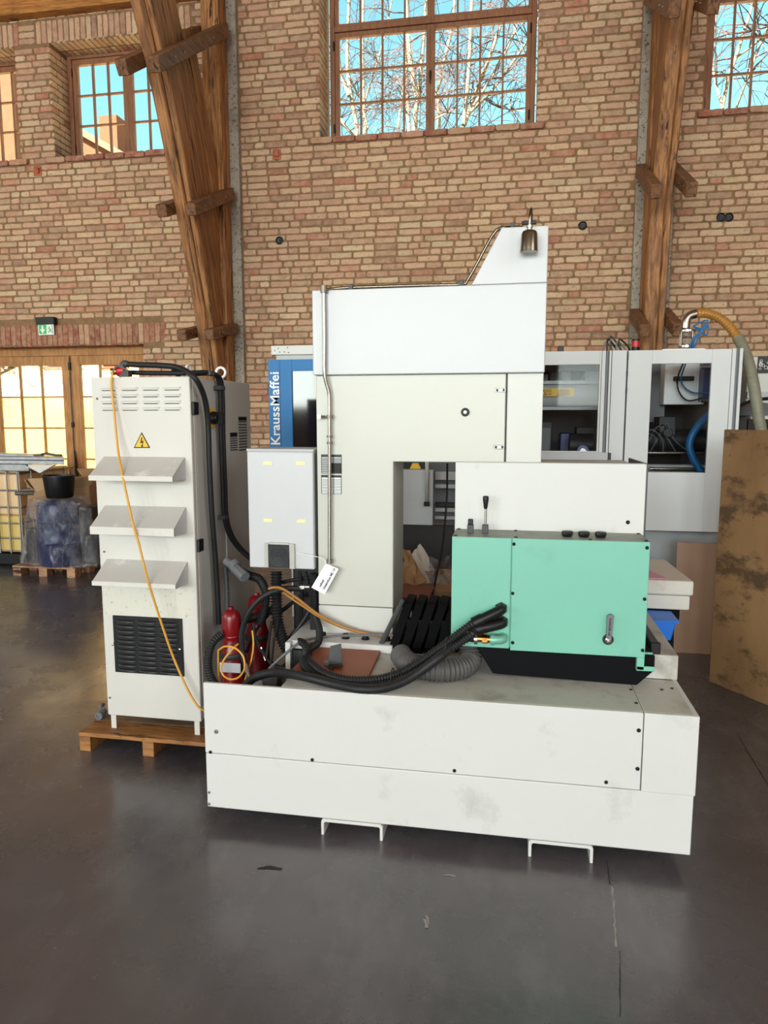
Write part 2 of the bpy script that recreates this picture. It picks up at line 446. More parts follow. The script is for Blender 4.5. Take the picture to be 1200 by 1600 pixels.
def text(name, s, size, o, right, up, mat, parent, bold=0, depth=.0006, align='LEFT', fit=None, **k):
    cu = bpy.data.curves.new(name, 'FONT'); cu.body = s; cu.size = size; cu.offset = bold; cu.extrude = depth; cu.align_x = align
    cu.resolution_u = 2
    tmp = bpy.data.objects.new(name, cu); COL.objects.link(tmp)
    dg = bpy.context.evaluated_depsgraph_get(); me = bpy.data.meshes.new_from_object(tmp.evaluated_get(dg))
    bpy.data.objects.remove(tmp); bpy.data.curves.remove(cu)
    right = Vector(right).normalized(); up = Vector(up).normalized()
    if fit:
        w = max(v.co.x for v in me.vertices) - min(v.co.x for v in me.vertices)
        for v in me.vertices: v.co.x *= fit / w
    nrm = right.cross(up); mb = MB()
    mb.add([Vector(o) + right * v.co.x + up * v.co.y + nrm * v.co.z for v in me.vertices], [tuple(p.vertices) for p in me.polygons])
    bpy.data.meshes.remove(me)
    return build(name, mb, mat, parent, smooth=False, **k)

def pz(pts):
    return [at(a, b, Z=z) for a, b, z in pts]

for k_, v_ in (('black_metal', .12), ('rubber', .3), ('black', .35)):
    MAT[k_].node_tree.nodes['Principled BSDF'].inputs['Specular IOR Level'].default_value = v_
# ================================================================== THE HALL
YW = 8.30                      # face of the brickwork
X0, X1, ZT = -12.0, 6.5, 7.7
fl = box('floor', X0, X1, -18, 8.8, -.1, 0, 'floor', kind='structure', label='dark grey screed floor with scuffs and hairline cracks')
ce = box('ceiling', X0, X1, -18, 8.8, ZT, ZT + .1, 'ceiling', kind='structure', label='boarded hall ceiling high above')
OPEN = [  # x0, x1, z0, z1
    (-7.62, -6.045, 4.735, 6.035), (-5.58, -3.97, 4.735, 6.035), (-2.24, .18, 4.735, 7.3), (1.865, 3.47, 4.735, 6.035), (-6.95, -4.52, 0, 2.49)]
def holed_wall(name, x0, x1, y0, y1, z0, z1, holes, mat, label, axis='y'):
    xs = sorted({x0, x1} | {h[0] for h in holes} | {h[1] for h in holes})
    mb = MB()
    for a, b in zip(xs, xs[1:]):
        m = (a + b) / 2; hs = sorted([(h[2], h[3]) for h in holes if h[0] < m < h[1]])
        z = z0
        for c, d in hs:
            if c > z: mb.box(a, b, y0, y1, z, c)
            z = d
        if z < z1: mb.box(a, b, y0, y1, z, z1)
    if axis == 'x': mb.v = [(v[1], v[0], v[2]) for v in mb.v]
    return build(name, mb, mat, smooth=False, kind='structure', label=label)
wall = holed_wall('wall_back', X0, X1, YW + .009, 8.78, 0, ZT, OPEN, 'mortar', 'brick wall of pale old bricks with mullioned windows')
RW = [(x - 1.35, x + 1.35, 2.1, 6.5) for x in (-9, -5, -1, 3)]
holed_wall('wall_rear', X0, X1, -18.3, -18.0, 0, ZT, RW, 'plaster', 'plain rear wall of the hall with tall windows')
LW = [(y - 1.35, y + 1.35, 1.9, 6.1) for y in (-5.5, -1.0)]
holed_wall('wall_left', -18, 8.8, X0 - .3, X0, 0, ZT, LW, 'plaster', 'plain left gable wall of the hall', axis='x')
box('wall_right', X1, X1 + .3, -18, 8.8, 0, ZT, 'plaster', kind='structure', label='plain right gable wall of the hall')
# ------------------------------------------------------------------ bricks
COURSE, JOINT, BL, HL = .0742, .0160, .2395, .1115
BH = COURSE - JOINT
TONES = [((209, 173, 140), 9), ((211, 178, 146), 6), ((208, 166, 137), 9), ((199, 154, 128), 5), ((215, 188, 155), 4), ((193, 148, 121), 4),
         ((182, 116, 93), 1.3), ((195, 136, 110), 2), ((184, 150, 122), 3), ((208, 180, 140), 1.2), ((173, 131, 108), 1.8)]
RED = [((160, 92, 72), 4), ((172, 106, 84), 4), ((184, 128, 102), 3), ((146, 84, 68), 3), ((186, 144, 114), 3)]
def pick(T):
    t = random.choices([a for a, b in T], [b for a, b in T])[0]
    k = random.uniform(.96, 1.08)
    return lin([min(255, v * k) for v in t])
def brick_geo(w, h, d=.03, rnd=None):
    """worn brick: w x h, face towards -Y at y=0, back at y=d; centred in x and z"""
    R = rnd or random
    m = min(w, h); o = []
    def edge(p, q, n):
        for k in range(1, n):
            t = k / n; o.append((p[0] + (q[0] - p[0]) * t + R.uniform(-.003, .003), p[1] + (q[1] - p[1]) * t + R.uniform(-.0038, .0030)))
    cs = [(m * R.uniform(.06, .34), m * R.uniform(.06, .34)) for _ in range(4)]
    W_, H_ = w / 2, h / 2
    nx, nz = (4, 2) if w > h else (2, 4)
    P = [((-W_ + cs[0][0], -H_), (W_ - cs[1][0], -H_), nx), ((W_, -H_ + cs[1][1]), (W_, H_ - cs[2][1]), nz), ((W_ - cs[2][0], H_), (-W_ + cs[3][0], H_), nx), ((-W_, H_ - cs[3][1]), (-W_, -H_ + cs[0][1]), nz)]
    for p, q, n in P:
        o.append(p); edge(p, q, n); o.append(q)
    f = .005
    inn = [(p[0] - math.copysign(min(f, abs(p[0])), p[0]), p[1] - math.copysign(min(f, abs(p[1])), p[1])) for p in o]
    n = len(o); tx, tz = R.uniform(-.012, .012), R.uniform(-.03, .03)
    vs = [(p[0], p[0] * tx + p[1] * tz, p[1]) for p in inn] + [(p[0], .0045, p[1]) for p in o] + [(p[0], d, p[1]) for p in o]
    fs = [tuple(range(n))]
    for a in (0, n):
        for i in range(n): fs.append((a + i, a + n + i, a + n + (i + 1) % n, a + (i + 1) % n))
    return vs, fs
class Tinted(MB):
    def __init__(s): super().__init__(); s.c = []
    def put(s, vs, fs, tone): s.add(vs, fs); s.c += [tone] * len(vs)
def tint_mesh(me, cols):
    a = me.color_attributes.new('tone', 'FLOAT_COLOR', 'POINT')
    a.data.foreach_set('color', np.array(cols, dtype=np.float32).ravel())
def variants(w, h, n, tones, seed):
    R = random.Random(seed); L = []
    for i in range(n):
        vs, fs = brick_geo(w, h, .03, R)
        me = bpy.data.meshes.new('brick'); me.from_pydata(vs, [], fs)
        tint_mesh(me, [pick(tones)] * len(vs)); me.materials.append(MAT['brick']); L.append(me)
    return L
random.seed(5)
V_S = variants(BL, BH, 40, TONES, 1); V_H = variants(HL, BH, 26, TONES, 2)
def inst(me, name, x, y, z, parent, rot=None):
    o = bpy.data.objects.new(name, me); COL.objects.link(o); o.parent = parent
    o.location = Vector((x, y, z)) - WL[parent.name]; WL[o.name] = Vector((x, y, z))
    if rot: o.rotation_euler = rot
    return o
BLOCK = list(OPEN) + [(-7.25, -4.245, 2.49, 2.755), (-7.9, -3.75, 6.035, 6.31), (-3.62, -3.19, 0, ZT), (1.225, 1.62, 0, ZT),
                      (-2.36, .27, 4.672, 4.735), (-5.70, -3.85, 4.672, 4.735), (-7.75, -5.93, 4.672, 4.735), (1.80, 3.6, 4.672, 4.735)]
stuff = Tinted(); cand = []
r = 0; z = .004
while z + BH < ZT:
    x = X0 + .02 - random.uniform(0, .25)
    while x < X1:
        w = random.choices((BL, HL, .168), (.62, .30, .08))[0]
        w_ = w
        a, b = x, x + w
        x = b + JOINT * random.uniform(.8, 1.5)
        zc = z + BH / 2
        for (u, v, c, d) in BLOCK:
            if c - BH * .45 < zc < d + BH * .45:
                if a >= u - .01 and b <= v + .01: a = b; break
                if a < u < b and (u - a) >= (b - v): b = u - .006 if u not in (1.225, -3.62) else u
                elif a < v < b: a = v + .006
        if b - a < .035: continue
        exact = abs((b - a) - w_) < 1e-6
        cx = (a + b) / 2; dz = random.uniform(-.002, .002); dy = random.uniform(-.003, .004)
        cand.append((cx, YW + dy, zc + dz, b - a, exact and w_ in (BL, HL)))
    z += COURSE; r += 1
def seen(p):
    u, v = proj(p)
    if not (0 < u < 1200 and 0 < v < 545): return False
    if 490 < u < 860 and v > 350: return False
    if 200 < u < 380 or 985 < u < 1095: return False
    return True
rank = sorted([c for c in cand if c[4] and seen(c[:3])], key=lambda c: -c[3] / (Vector(c[:3]) - EYE).length)
best = set(rank[:300])
for c in cand:
    if c in best:
        inst(random.choice(V_S if c[3] > .2 else V_H), 'brick', c[0], c[1], c[2], wall)
    else:
        vs, fs = brick_geo(c[3], BH); stuff.put([(v[0] + c[0], v[1] + c[1], v[2] + c[2]) for v in vs], fs, pick(TONES))
# soldier courses over the door and the upper windows (upright bricks)
V_D = variants(.063, .2435, 18, RED, 3)
sold = []
x = -7.22
while x < -4.26: sold.append((x + .031, 2.625)); x += .0735
for sx, sz in sold:
    inst(random.choice(V_D), 'soldier_brick', sx, YW + random.uniform(-.003, .003), sz, wall)
x = -7.88
while x < -3.8:
    if -6.0 < x < -5.78:
        for k in range(3):
            vs, fs = brick_geo(.21, BH); stuff.put([(v[0] + x + .1, v[1] + YW, v[2] + 6.08 + k * COURSE) for v in vs], fs, pick(TONES))
        x += .23; continue
    vs, fs = brick_geo(.060, .245); stuff.put([(v[0] + x + .03, v[1] + YW, v[2] + 6.165) for v in vs], fs, pick(TONES)); x += .0735
# bricks lining the window reveals and heads
def reveal(xj, face, z0, z1, ydepth=.36):
    """jamb at x = xj whose face looks towards +1 / -1 along x"""
    zz = .004 + math.ceil((z0 - .004) / COURSE) * COURSE; k = 0
    while zz + BH < z1 + .02:
        y = YW; seq = ((.13, .235) if k % 2 else (.235, .13))
        for w in seq:
            vs, fs = brick_geo(w - .012, BH, .03)
            # local -Y face -> +face along x
            stuff.put([(xj + (-v[1] + .006) * face, y + w / 2 + v[0] * face, zz + BH / 2 + v[2]) for v in vs], fs, pick(TONES)); y += w
        zz += COURSE; k += 1
reveal(-2.24, 1, 4.735, 7.3, ); reveal(-5.58, 1, 4.735, 6.035); reveal(-7.62, 1, 4.735, 6.035)
reveal(.18, -1, 4.735, 7.3); reveal(3.47, -1, 4.735, 6.035); reveal(-4.52, -1, .02, 2.49); reveal(-3.97, -1, 4.735, 6.035); reveal(-6.045, -1, 4.735, 6.035)
for xa, xb, zz in ((-7.60, -6.06, 6.035), (-5.56, -3.99, 6.035), (1.88, 3.45, 6.035), (-6.93, -4.54, 2.49)):
    x = xa
    while x + .06 < xb:
        for y0, w in ((YW + .004, .19), (YW + .206, .15)):
            vs, fs = brick_geo(.060, w - .01, .03)
            stuff.put([(x + .03 + v[0], y0 + w / 2 + v[2], zz - .006 + v[1]) for v in vs], fs, pick(RED if zz < 3 else TONES))
        x += .0735
me = bpy.data.meshes.new('brickwork'); me.from_pydata(stuff.v, [], stuff.f); tint_mesh(me, stuff.c); me.materials.append(MAT['brick'])
tag(inst(me, 'brickwork', 0, 0, 0, wall), kind='stuff')
bpy.data.objects['brickwork'].location = -WL[wall.name]
# sill bricks, one by one
V_SILL = variants(.235, .060, 10, RED, 4)
for xa, xb in ((-2.345, .26), (-5.69, -3.86), (-7.74, -5.94), (1.81, 3.55)):
    n = int((xb - xa) / .245)
    for k in range(n):
        m = random.choice(V_SILL)
        o = inst(m, 'sill_brick', xa + (k + .5) * (xb - xa) / n, YW - .035, 4.705 + random.uniform(-.003, .003), wall)
        o.scale = ((xb - xa) / n / .245, 1, 1.05)
    box('sill_bed', xa + .12, xb - .12, YW, 8.62, 4.66, 4.735, 'mortar', wall)
# ------------------------------------------------------------------ windows
def sash(par, x0, x1, z0, z1, cols, rows, y, mat, st=.055, bar=.020, glassmat=None, paneof=None, rail_b=None):
    """frame of four rails, glazing bars and one pane per light; x0..x1, z0..z1 are the outer sizes"""
    d = .06; rb = st if rail_b is None else rail_b
    box('stile', x0, x0 + st, y, y + d, z0, z1, mat, par, .004); box('stile', x1 - st, x1, y, y + d, z0, z1, mat, par, .004)
    box('rail', x0 + st, x1 - st, y, y + d, z0, z0 + rb, mat, par, .004); box('rail', x0 + st, x1 - st, y, y + d, z1 - st, z1, mat, par, .004)
    gx0, gx1, gz0, gz1 = x0 + st, x1 - st, z0 + rb, z1 - st
    for i in range(1, cols):
        xc = gx0 + (gx1 - gx0) * i / cols; box('glazing_bar', xc - bar / 2, xc + bar / 2, y + .008, y + .05, gz0, gz1, mat, par, .003)
    for j in range(1, rows):
        zc = gz0 + (gz1 - gz0) * j / rows; box('glazing_bar', gx0, gx1, y + .010, y + .048, zc - bar / 2, zc + bar / 2, mat, par, .003)
    for i in range(cols):
        for j in range(rows):
            a = gx0 + (gx1 - gx0) * i / cols + bar / 2; b = gx0 + (gx1 - gx0) * (i + 1) / cols - bar / 2
            c = gz0 + (gz1 - gz0) * j / rows + bar / 2; e = gz0 + (gz1 - gz0) * (j + 1) / rows - bar / 2
            gm = 'glass' if glassmat is None else glassmat(i, j)
            mb = MB().add([(a, y + .03, c), (b, y + .03, c), (b, y + .03, e), (a, y + .03, e)], [(0, 1, 2, 3)])
            build('pane', mb, gm, par, smooth=False)
def window(n, label, x0, x1, z0, z1):
    o = thing('window_%d' % n, label, None, ((x0 + x1) / 2, 8.64, z0)); o['kind'] = 'structure'; return o
YF = 8.63
w = window(1, 'tall mullioned timber window in the middle of the brick wall', -2.19, .16, 4.78, 7.3)
for a, b in ((-2.19, -2.135), (.105, .16)): box('frame_post', a, b, YF - .02, YF + .09, 4.735, 7.3, 'joinery', w, .004)
box('frame_rail', -2.135, .105, YF - .02, YF + .09, 4.735, 4.80, 'joinery', w, .004); box('transom', -2.135, .105, YF - .025, YF + .09, 6.00, 6.055, 'joinery', w, .004)
box('frame_rail', -2.135, .105, YF - .02, YF + .09, 7.24, 7.3, 'joinery', w, .004)
sash(w, -2.135, -1.018, 4.80, 6.00, 4, 3, YF, 'joinery', .05, .020, rail_b=.07); sash(w, -1.018, .105, 4.80, 6.00, 4, 3, YF, 'joinery', .05, .020, rail_b=.07)
sash(w, -2.135, -1.018, 6.055, 7.24, 4, 3, YF, 'joinery', .04, .020); sash(w, -1.018, .105, 6.055, 7.24, 4, 3, YF, 'joinery', .04, .020)
build('window_handle', MB().box(-1.028, -1.006, YF - .025, YF, 5.42, 5.50).box(-1.024, -1.010, YF - .045, YF - .025, 5.36, 5.47), 'black', w, .003)
for zz in (4.95, 5.85):
    for xx in (-2.142, .098): build('hinge', MB().cyl((xx, YF - .02, zz - .05), (xx, YF - .02, zz + .05), .01, n=10), 'black', w)
for n, (a, b, lab) in enumerate(((-5.565, -3.98, 'small mullioned timber window half hidden behind the left timber rib'),
                                 (-7.61, -6.055, 'small mullioned timber window at the far left edge'), (1.90, 3.46, 'small mullioned timber window at the top right corner')), 2):
    w = window(n, lab, a, b, 4.78, 6.03)
    for u, v in ((a, a + .055), (b - .055, b)): box('frame_post', u, v, YF, YF + .1, 4.735, 6.06, 'joinery', w, .004)
    box('frame_rail', a + .055, b - .055, YF, YF + .1, 4.735, 4.80, 'joinery', w, .004); box('frame_rail', a + .055, b - .055, YF, YF + .1, 6.0, 6.06, 'joinery', w, .004)
    m = (a + b) / 2
    sash(w, a + .055, m, 4.80, 6.0, 3, 3, YF + .02, 'joinery', .062, .020, rail_b=.07); sash(w, m, b - .055, 4.80, 6.0, 3, 3, YF + .02, 'joinery', .062, .020, rail_b=.07)
    for zz in (4.95, 5.85): build('hinge', MB().cyl((a + .05, YF + .01, zz - .05), (a + .05, YF + .01, zz + .05), .01, n=10), 'black', w)
# ------------------------------------------------------------------ glazed double door
YD = 8.53
d = thing('door_1', 'glazed timber double door glowing warm with daylight', None, (-5.7, YD, 0)); d['kind'] = 'structure'
box('frame_head', -6.95, -4.52, YD - .02, YD + .1, 2.385, 2.49, 'joinery_door', d, .004)
for a, b in ((-6.95, -6.87), (-4.60, -4.52)): box('frame_post', a, b, YD - .02, YD + .1, 0, 2.385, 'joinery_door', d, .004)
def dg(i, j): return 'glass' if j == 4 else 'frosted'
for a, b in ((-6.865, -5.69), (-5.67, -4.605)):
    leaf = None
    sash(d, a, b, .01, 2.385, 3, 5, YD, 'joinery_door', .118, .022, dg, rail_b=.22)
build('lock_bolt', MB().cyl((-5.68, YD - .018, .9), (-5.68, YD - .018, 2.36), .008, n=8).box(-5.692, -5.668, YD - .035, YD, 2.2, 2.30).box(-5.694, -5.666, YD - .03, YD, 1.46, 1.53).cyl((-5.655, YD - .03, 0.80), (-5.668, YD - .03, 1.16), .022, .010, n=10), 'black', d)
build('ring_handle', MB().ring((-5.79, YD - .02, .87), 'y', .035, .006).box(-5.80, -5.78, YD - .03, YD, .9, .93), 'black', d)
# ------------------------------------------------------------------ concrete strips in the wall
for n, (a, b, lab) in enumerate(((-3.60, -3.197, 'grey concrete strip in the wall behind the left timber rib'), (1.228, 1.615, 'grey concrete strip in the wall behind the right timber rib')), 1):
    box('trim_%d' % n, a, b, YW - .045, YW + .05, 0, ZT, 'concrete', None, .006, kind='structure', label=lab)
# ------------------------------------------------------------------ timber ribs (arches springing from the wall towards the viewer)
def smooth_curve(zy):
    return [(p.x, p.y) for p in crom([(y, z_, 0) for z_, y in zy], .18)]
def rib(label, xa, xb, zy, clamps, xin):
    t = thing('timber_rib', label, 'timber rib', ((xa + xb) / 2, 7.9, 0), 'curved timber ribs')
    c = smooth_curve(zy)
    def member(off0, off1, a, b, z0, z1, mat='timber_l' if xa < 0 else 'timber_r'):
        """layer of the rib between two offsets from its inner (viewer) face"""
        fr = []; bk = []
        for i, (y, z_) in enumerate(c):
            if z_ < z0 or z_ > z1: continue
            p, q = c[max(i - 1, 0)], c[min(i + 1, len(c) - 1)]
            tx, tz = q[0] - p[0], q[1] - p[1]; L = math.hypot(tx, tz); nx, nz = tz / L, -tx / L
            f_ = (min(y + nx * off0, 8.20), z_ + nz * off0); b_ = (min(y + nx * off1, 8.245), z_ + nz * off1)
            if b_[0] - f_[0] < .02: continue
            fr.append(f_); bk.append(b_)
        mb = MB(); n = len(fr); vs = []
        for (f_, b_) in zip(fr, bk): vs += [(a, f_[0], f_[1]), (b, f_[0], f_[1]), (b, b_[0], b_[1]), (a, b_[0], b_[1])]
        fs = [(0, 1, 2, 3), (4 * n - 4, 4 * n - 1, 4 * n - 2, 4 * n - 3)]
        for i in range(n - 1):
            for k in range(4): fs.append((4 * i + k, 4 * i + (k + 1) % 4, 4 * i + 4 + (k + 1) % 4, 4 * i + 4 + k))
        mb.add(vs, fs); return build('beam', mb, mat, t, .012, seg=1)
    m = (xa + xb) / 2; g = .004
    member(0, .235, xa, m + .03, 0, 7.5); member(.012, .22, m + .03 + g, xb, 0, 7.5)
    member(.245, .46, xa + .02, xb - .02, 1.9, 7.5)
    member(.47, .68, xa + .03, xb - .035, 2.5, 5.6); member(.69, .93, xa + .02, xb - .03, 3.0, 5.2)
    box('post', xa + .01, xb + (.025 if xa < 0 else -.02), 8.03, 8.25, 0, 7.5, 'timber_z', t, .01, seg=1)
    for (y0, z0, y1, z1, h) in clamps:
        dy, dz = y1 - y0, z1 - z0; L = math.hypot(dy, dz); ny, nz = -dz / L * h, dy / L * h
        poly = [(y0, z0), (y1, z1), (y1 + ny, z1 + nz), (y0 + ny, z0 + nz)]
        for a, b in ((xa - xin, xa - .002), (xb + .002, xb + xin)):
            cl = build('clamp', MB().prism(poly, 'x', a, b), 'timber_y', t, .008, seg=1)
            k = b if xa < 0 else a
            s = 1 if xa < 0 else -1
            for q in (.18, .3, .72):
                py, pz = y0 + dy * q + ny * .5, z0 + dz * q + nz * .5
                build('bolt', MB().cyl((k - .004 * s, py, pz), (k + .012 * s, py, pz), .011, n=8), 'steel', cl)
    return t
ZY_L = [(0, 8.06), (1.0, 7.98), (2.1, 7.80), (2.8, 7.62), (3.35, 7.42), (3.9, 7.20), (4.45, 6.97), (4.9, 6.76), (5.35, 6.50), (6.0, 6.10), (6.8, 5.5), (7.6, 4.75)]
rib('curved oak rib with bolted ties left of the machine', -3.53, -3.33, ZY_L,
    ((7.44, 2.42, 8.17, 2.58, .115), (7.10, 3.62, 8.17, 4.09, .125), (6.45, 4.69, 8.14, 5.82, .135)), .115)
ZY_R = [(0, 8.05), (1.2, 7.97), (2.3, 7.84), (3.2, 7.78), (3.8, 7.70), (4.5, 7.46), (5.2, 7.18), (5.9, 6.78), (6.7, 6.2), (7.6, 5.4)]
rib('curved oak rib with bolted ties near the right edge', 1.30, 1.505, ZY_R,
    ((7.46, 2.36, 8.18, 2.62, .125), (7.22, 3.58, 8.18, 4.08, .13), (6.78, 4.90, 8.12, 5.72, .14)), .10)
box('timber_beam', -11.9, -3.62, 8.17, 8.45, 6.32, 6.62, 'timber_x', None, .01, label='horizontal oak beam along the wall at the top left', cat='beam')
# ------------------------------------------------------------------ small fittings on the wall
def socket(pxx, pyy, lab, grp=None):
    p = at(pxx, pyy, Y=YW)
    t = thing('wall_socket', lab, 'socket', (p.x, YW, p.z), grp)
    build('cup', MB().lathe([(.042, .004), (.046, -.012), (.040, -.014), (.034, -.006), (.004, -.004)], p, 'y'), 'black', t)
    build('insert', MB().box(p.x - .018, p.x + .002, p.y - .011, p.y - .004, p.z - .02, p.z - .008), 'dark_grey', t)
socket(437, 376, 'round black wall socket left of the white machine column', 'round wall sockets'); socket(910, 353, 'round black wall socket right of the bell lamp', 'round wall sockets')
socket(1126, 340, 'left one of the black twin sockets by the right rib', 'round wall sockets'); socket(1138.5, 340, 'right one of the black twin sockets by the right rib', 'round wall sockets')
for (a, b, lab) in ((432, 241, 'crumpled copper box on the wall left of the tall window'), (58, 267, 'crumpled copper box under the left windows')):
    p = at(a, b, Y=YW - .01)
    t = thing('copper_box', lab, 'junction box', (p.x, YW, p.z - .06), 'copper boxes on the wall')
    build('back_plate', MB().prism([(p.x - .05, p.z - .055), (p.x + .052, p.z - .06), (p.x + .05, p.z + .052), (p.x - .045, p.z + .06)], 'y', YW - .014, YW), 'copper', t, .003)
    build('bent_flap', MB().prism([(p.x - .025, p.z - .03), (p.x + .03, p.z - .034), (p.x + .034, p.z + .03), (p.x - .02, p.z + .026)], 'y', YW - .04, YW - .014), 'copper', t, .006)
t = thing('exit_sign', 'green emergency exit sign with black housing above the door', 'exit sign', tuple(at(71, 523, Y=YW - .05)))
a = at(57, 496, Y=YW - .05); b = at(86, 506.5, Y=YW - .05)
box('housing', a.x, b.x, YW - .075, YW, b.z, a.z, 'black', t, .004)
a = at(59, 507, Y=YW - .05); b = at(84, 523, Y=YW - .05); ym = YW - .045
pl = box('sign_plate', a.x, b.x, ym, ym + .008, b.z, a.z + .01, 'sign_white', t)
mx = a.x + (b.x - a.x) * .53
box('green_field', a.x + .01, mx, ym - .002, ym, b.z + .012, a.z - .004, 'sign_green', pl)
cx, cz = (a.x + mx) / 2 + .004, (a.z + b.z) / 2
build('arrow', MB().prism([(cx - .012, cz + .05), (cx + .012, cz + .05), (cx + .012, cz), (cx + .04, cz + .012), (cx, cz - .048), (cx - .04, cz + .012), (cx - .012, cz)], 'y', ym - .004, ym - .002), 'sign_white', pl, smooth=False)
fx = mx + .045
build('running_figure', MB().tube([(fx, ym - .003, cz + .012), (fx + .008, ym - .003, cz - .012), (fx + .03, ym - .003, cz - .03)], .005, 6).tube([(fx + .006, ym - .003, cz - .01), (fx - .02, ym - .003, cz - .035)], .005, 6)
      .tube([(fx - .022, ym - .003, cz + .004), (fx, ym - .003, cz + .014), (fx + .024, ym - .003, cz)], .004, 6).cyl((fx - .004, ym - .004, cz + .028), (fx - .004, ym - .001, cz + .028), .009, n=10)
      .box(b.x - .022, b.x - .014, ym - .003, ym, b.z + .012, a.z - .006), 'sign_green', pl)
# ------------------------------------------------------------------ marks on the floor
def crack(name, pts, w, mat, lab=None):
    P = [at(a, b, Z=.0012) for a, b in pts]; vs = []; fs = []
    for i, p in enumerate(P):
        q = P[min(i + 1, len(P) - 1)] - P[max(i - 1, 0)]; n_ = Vector((-q.y, q.x, 0)).normalized() * w * random.uniform(.35, 1.2)
        vs += [p - n_, p + n_]
    for i in range(len(P) - 1): fs.append((2 * i, 2 * i + 1, 2 * i + 3, 2 * i + 2))
    return build(name, MB().add(vs, fs), mat, fl, smooth=False)
MAT['chalk'] = M('chalky_scuff', (176, 172, 166), .8, 0, .5, 40)
MAT['crack_dark'] = M('dark_crack', (34, 31, 32), .7)
crack('chalk_scuff', [(958 + .02 * (y - 1400) * 3 + random.uniform(-1.2, 1.2), y) for y in range(1385, 1484, 5)], .0035, 'chalk')
crack('floor_crack', [(948 + (y - 1345) * .14 + random.uniform(-1, 1), y) for y in range(1345, 1385, 6)] , .0025, 'crack_dark')
crack('floor_crack', [(969 + random.uniform(-1, 1), y) for y in range(1484, 1590, 8)], .0012, 'crack_dark')
crack('floor_crack', [(1160 + (y - 1160) * .6 + random.uniform(-1, 1), y) for y in range(1150, 1240, 8)], .002, 'crack_dark')
for (x_, y_) in ((666, 1442), (668, 1436)): crack('chalk_scuff', [(x_ - 2, y_ - 6), (x_, y_), (x_ + 1, y_ + 8)], .006, 'chalk')
crack('chalk_scuff', [(690, 1368), (700, 1367), (712, 1369)], .003, 'chalk')
crack('chalk_scuff', [(402, 1357), (420, 1355), (440, 1358)], .009, 'crack_dark')
# ================================================================== THE SPARK EROSION MACHINE
mc = thing('eroding_machine', 'white spark erosion machine with a mint green control box on a low white base', 'machine', (-.25, 2.9, 0))
def screw(pts, Y, par, r=.006, mat='black'):
    for a, b in pts:
        p = at(a, b, Y=Y); build('screw', MB().lathe([(r, 0), (r, -.003), (r * .6, -.005), (r * .3, -.003)], p, 'y', 10), mat, par)
# --- base
bs = box('base', -1.10, .63, 2.44, 3.62, .068, .27, 'white_dirty', mc, .004)
lp = box('lower_panel', -1.132, .634, 2.4225, 2.44, .0665, .286, 'white_dirty', mc, .004)
up_ = box('front_panel', -1.132, .4585, 2.42, 2.436, .289, .567, 'white_dirty', mc, .003)
cp = build('corner_panel', MB().prism([(.4615, 2.42), (.638, 2.42), (.638, 3.62), (.620, 3.62), (.620, 2.438), (.4615, 2.438)], 'z', .284, .567), 'white_dirty', mc, .003)
tp = build('top_plate', MB().prism([(-.83, 2.437), (.4595, 2.437), (.4595, 3.6), (-.83, 3.6)], 'z', .555, .5665), 'white_top', mc, .002)
ct = box('corner_top', .4615, .637, 2.4385, 2.765, .555, .5665, 'white_top', mc, .002)
box('inner_wall', -.835, -.82, 2.44, 3.6, .27, .555, 'black_metal', mc)
screw([(329, 1175), (488, 1187), (710, 1204), (947, 1222)], 2.42, up_, .0065)
screw([(996, 1201), (998, 1141)], 2.42, up_, .007)
screw([(338, 1143)], 2.42, up_, .008, 'galv'); screw([(327, 1238), (327, 1256)], 2.4225, lp, .005, 'galv')
for a, b in ((986, 1078), (994, 1099), (1034, 1078), (1050, 1076)):
    p = at(a, b, Z=.5668); build('screw', MB().lathe([(.006, 0), (.005, .003), (.002, .004)], p, 'z', 10), 'black', ct if a > 1000 else tp)
build('upper_block', MB().box(.30, .640, 2.765, 3.42, .5667, .663), 'white_top', mc, .004)
# --- two U-shaped feet
for a, b in (((503, 1302), (599, 1311)), ((825, 1333), (925, 1342))):
    p = at(*a, Z=0); q = at(*b, Z=0); x0, x1 = p.x, q.x; w = .011; rr = .014
    prof = [(x0, 0), (x0 + w, 0), (x0 + w, .048), (x0 + w + .005, .053), (x1 - w - .005, .053), (x1 - w, .048), (x1 - w, 0), (x1, 0), (x1, .056), (x1 - .008, .065), (x0 + .008, .065), (x0, .056)]
    build('foot_channel', MB().prism(prof, 'y', 2.4215, 3.6), 'white_dirty', mc, .002)
# --- casting under the column with bolts
pd = box('pedestal', -.945, -.482, 2.872, 3.40, .5668, .603, 'white_dirty', mc, .004)
box('pedestal_post', -.945, -.922, 2.84, 2.872, .42, .603, 'white', mc, .003)
for a, b in ((505, 994), (540, 997), (571, 998), (605, 1000)):
    p = at(a, b, Y=2.945)
    build('bolt', MB().cyl((p.x, 2.945, .603), (p.x, 2.945, .624), .013, n=6).cyl((p.x, 2.945, .603), (p.x, 2.945, .608), .018, n=14), 'black', pd)
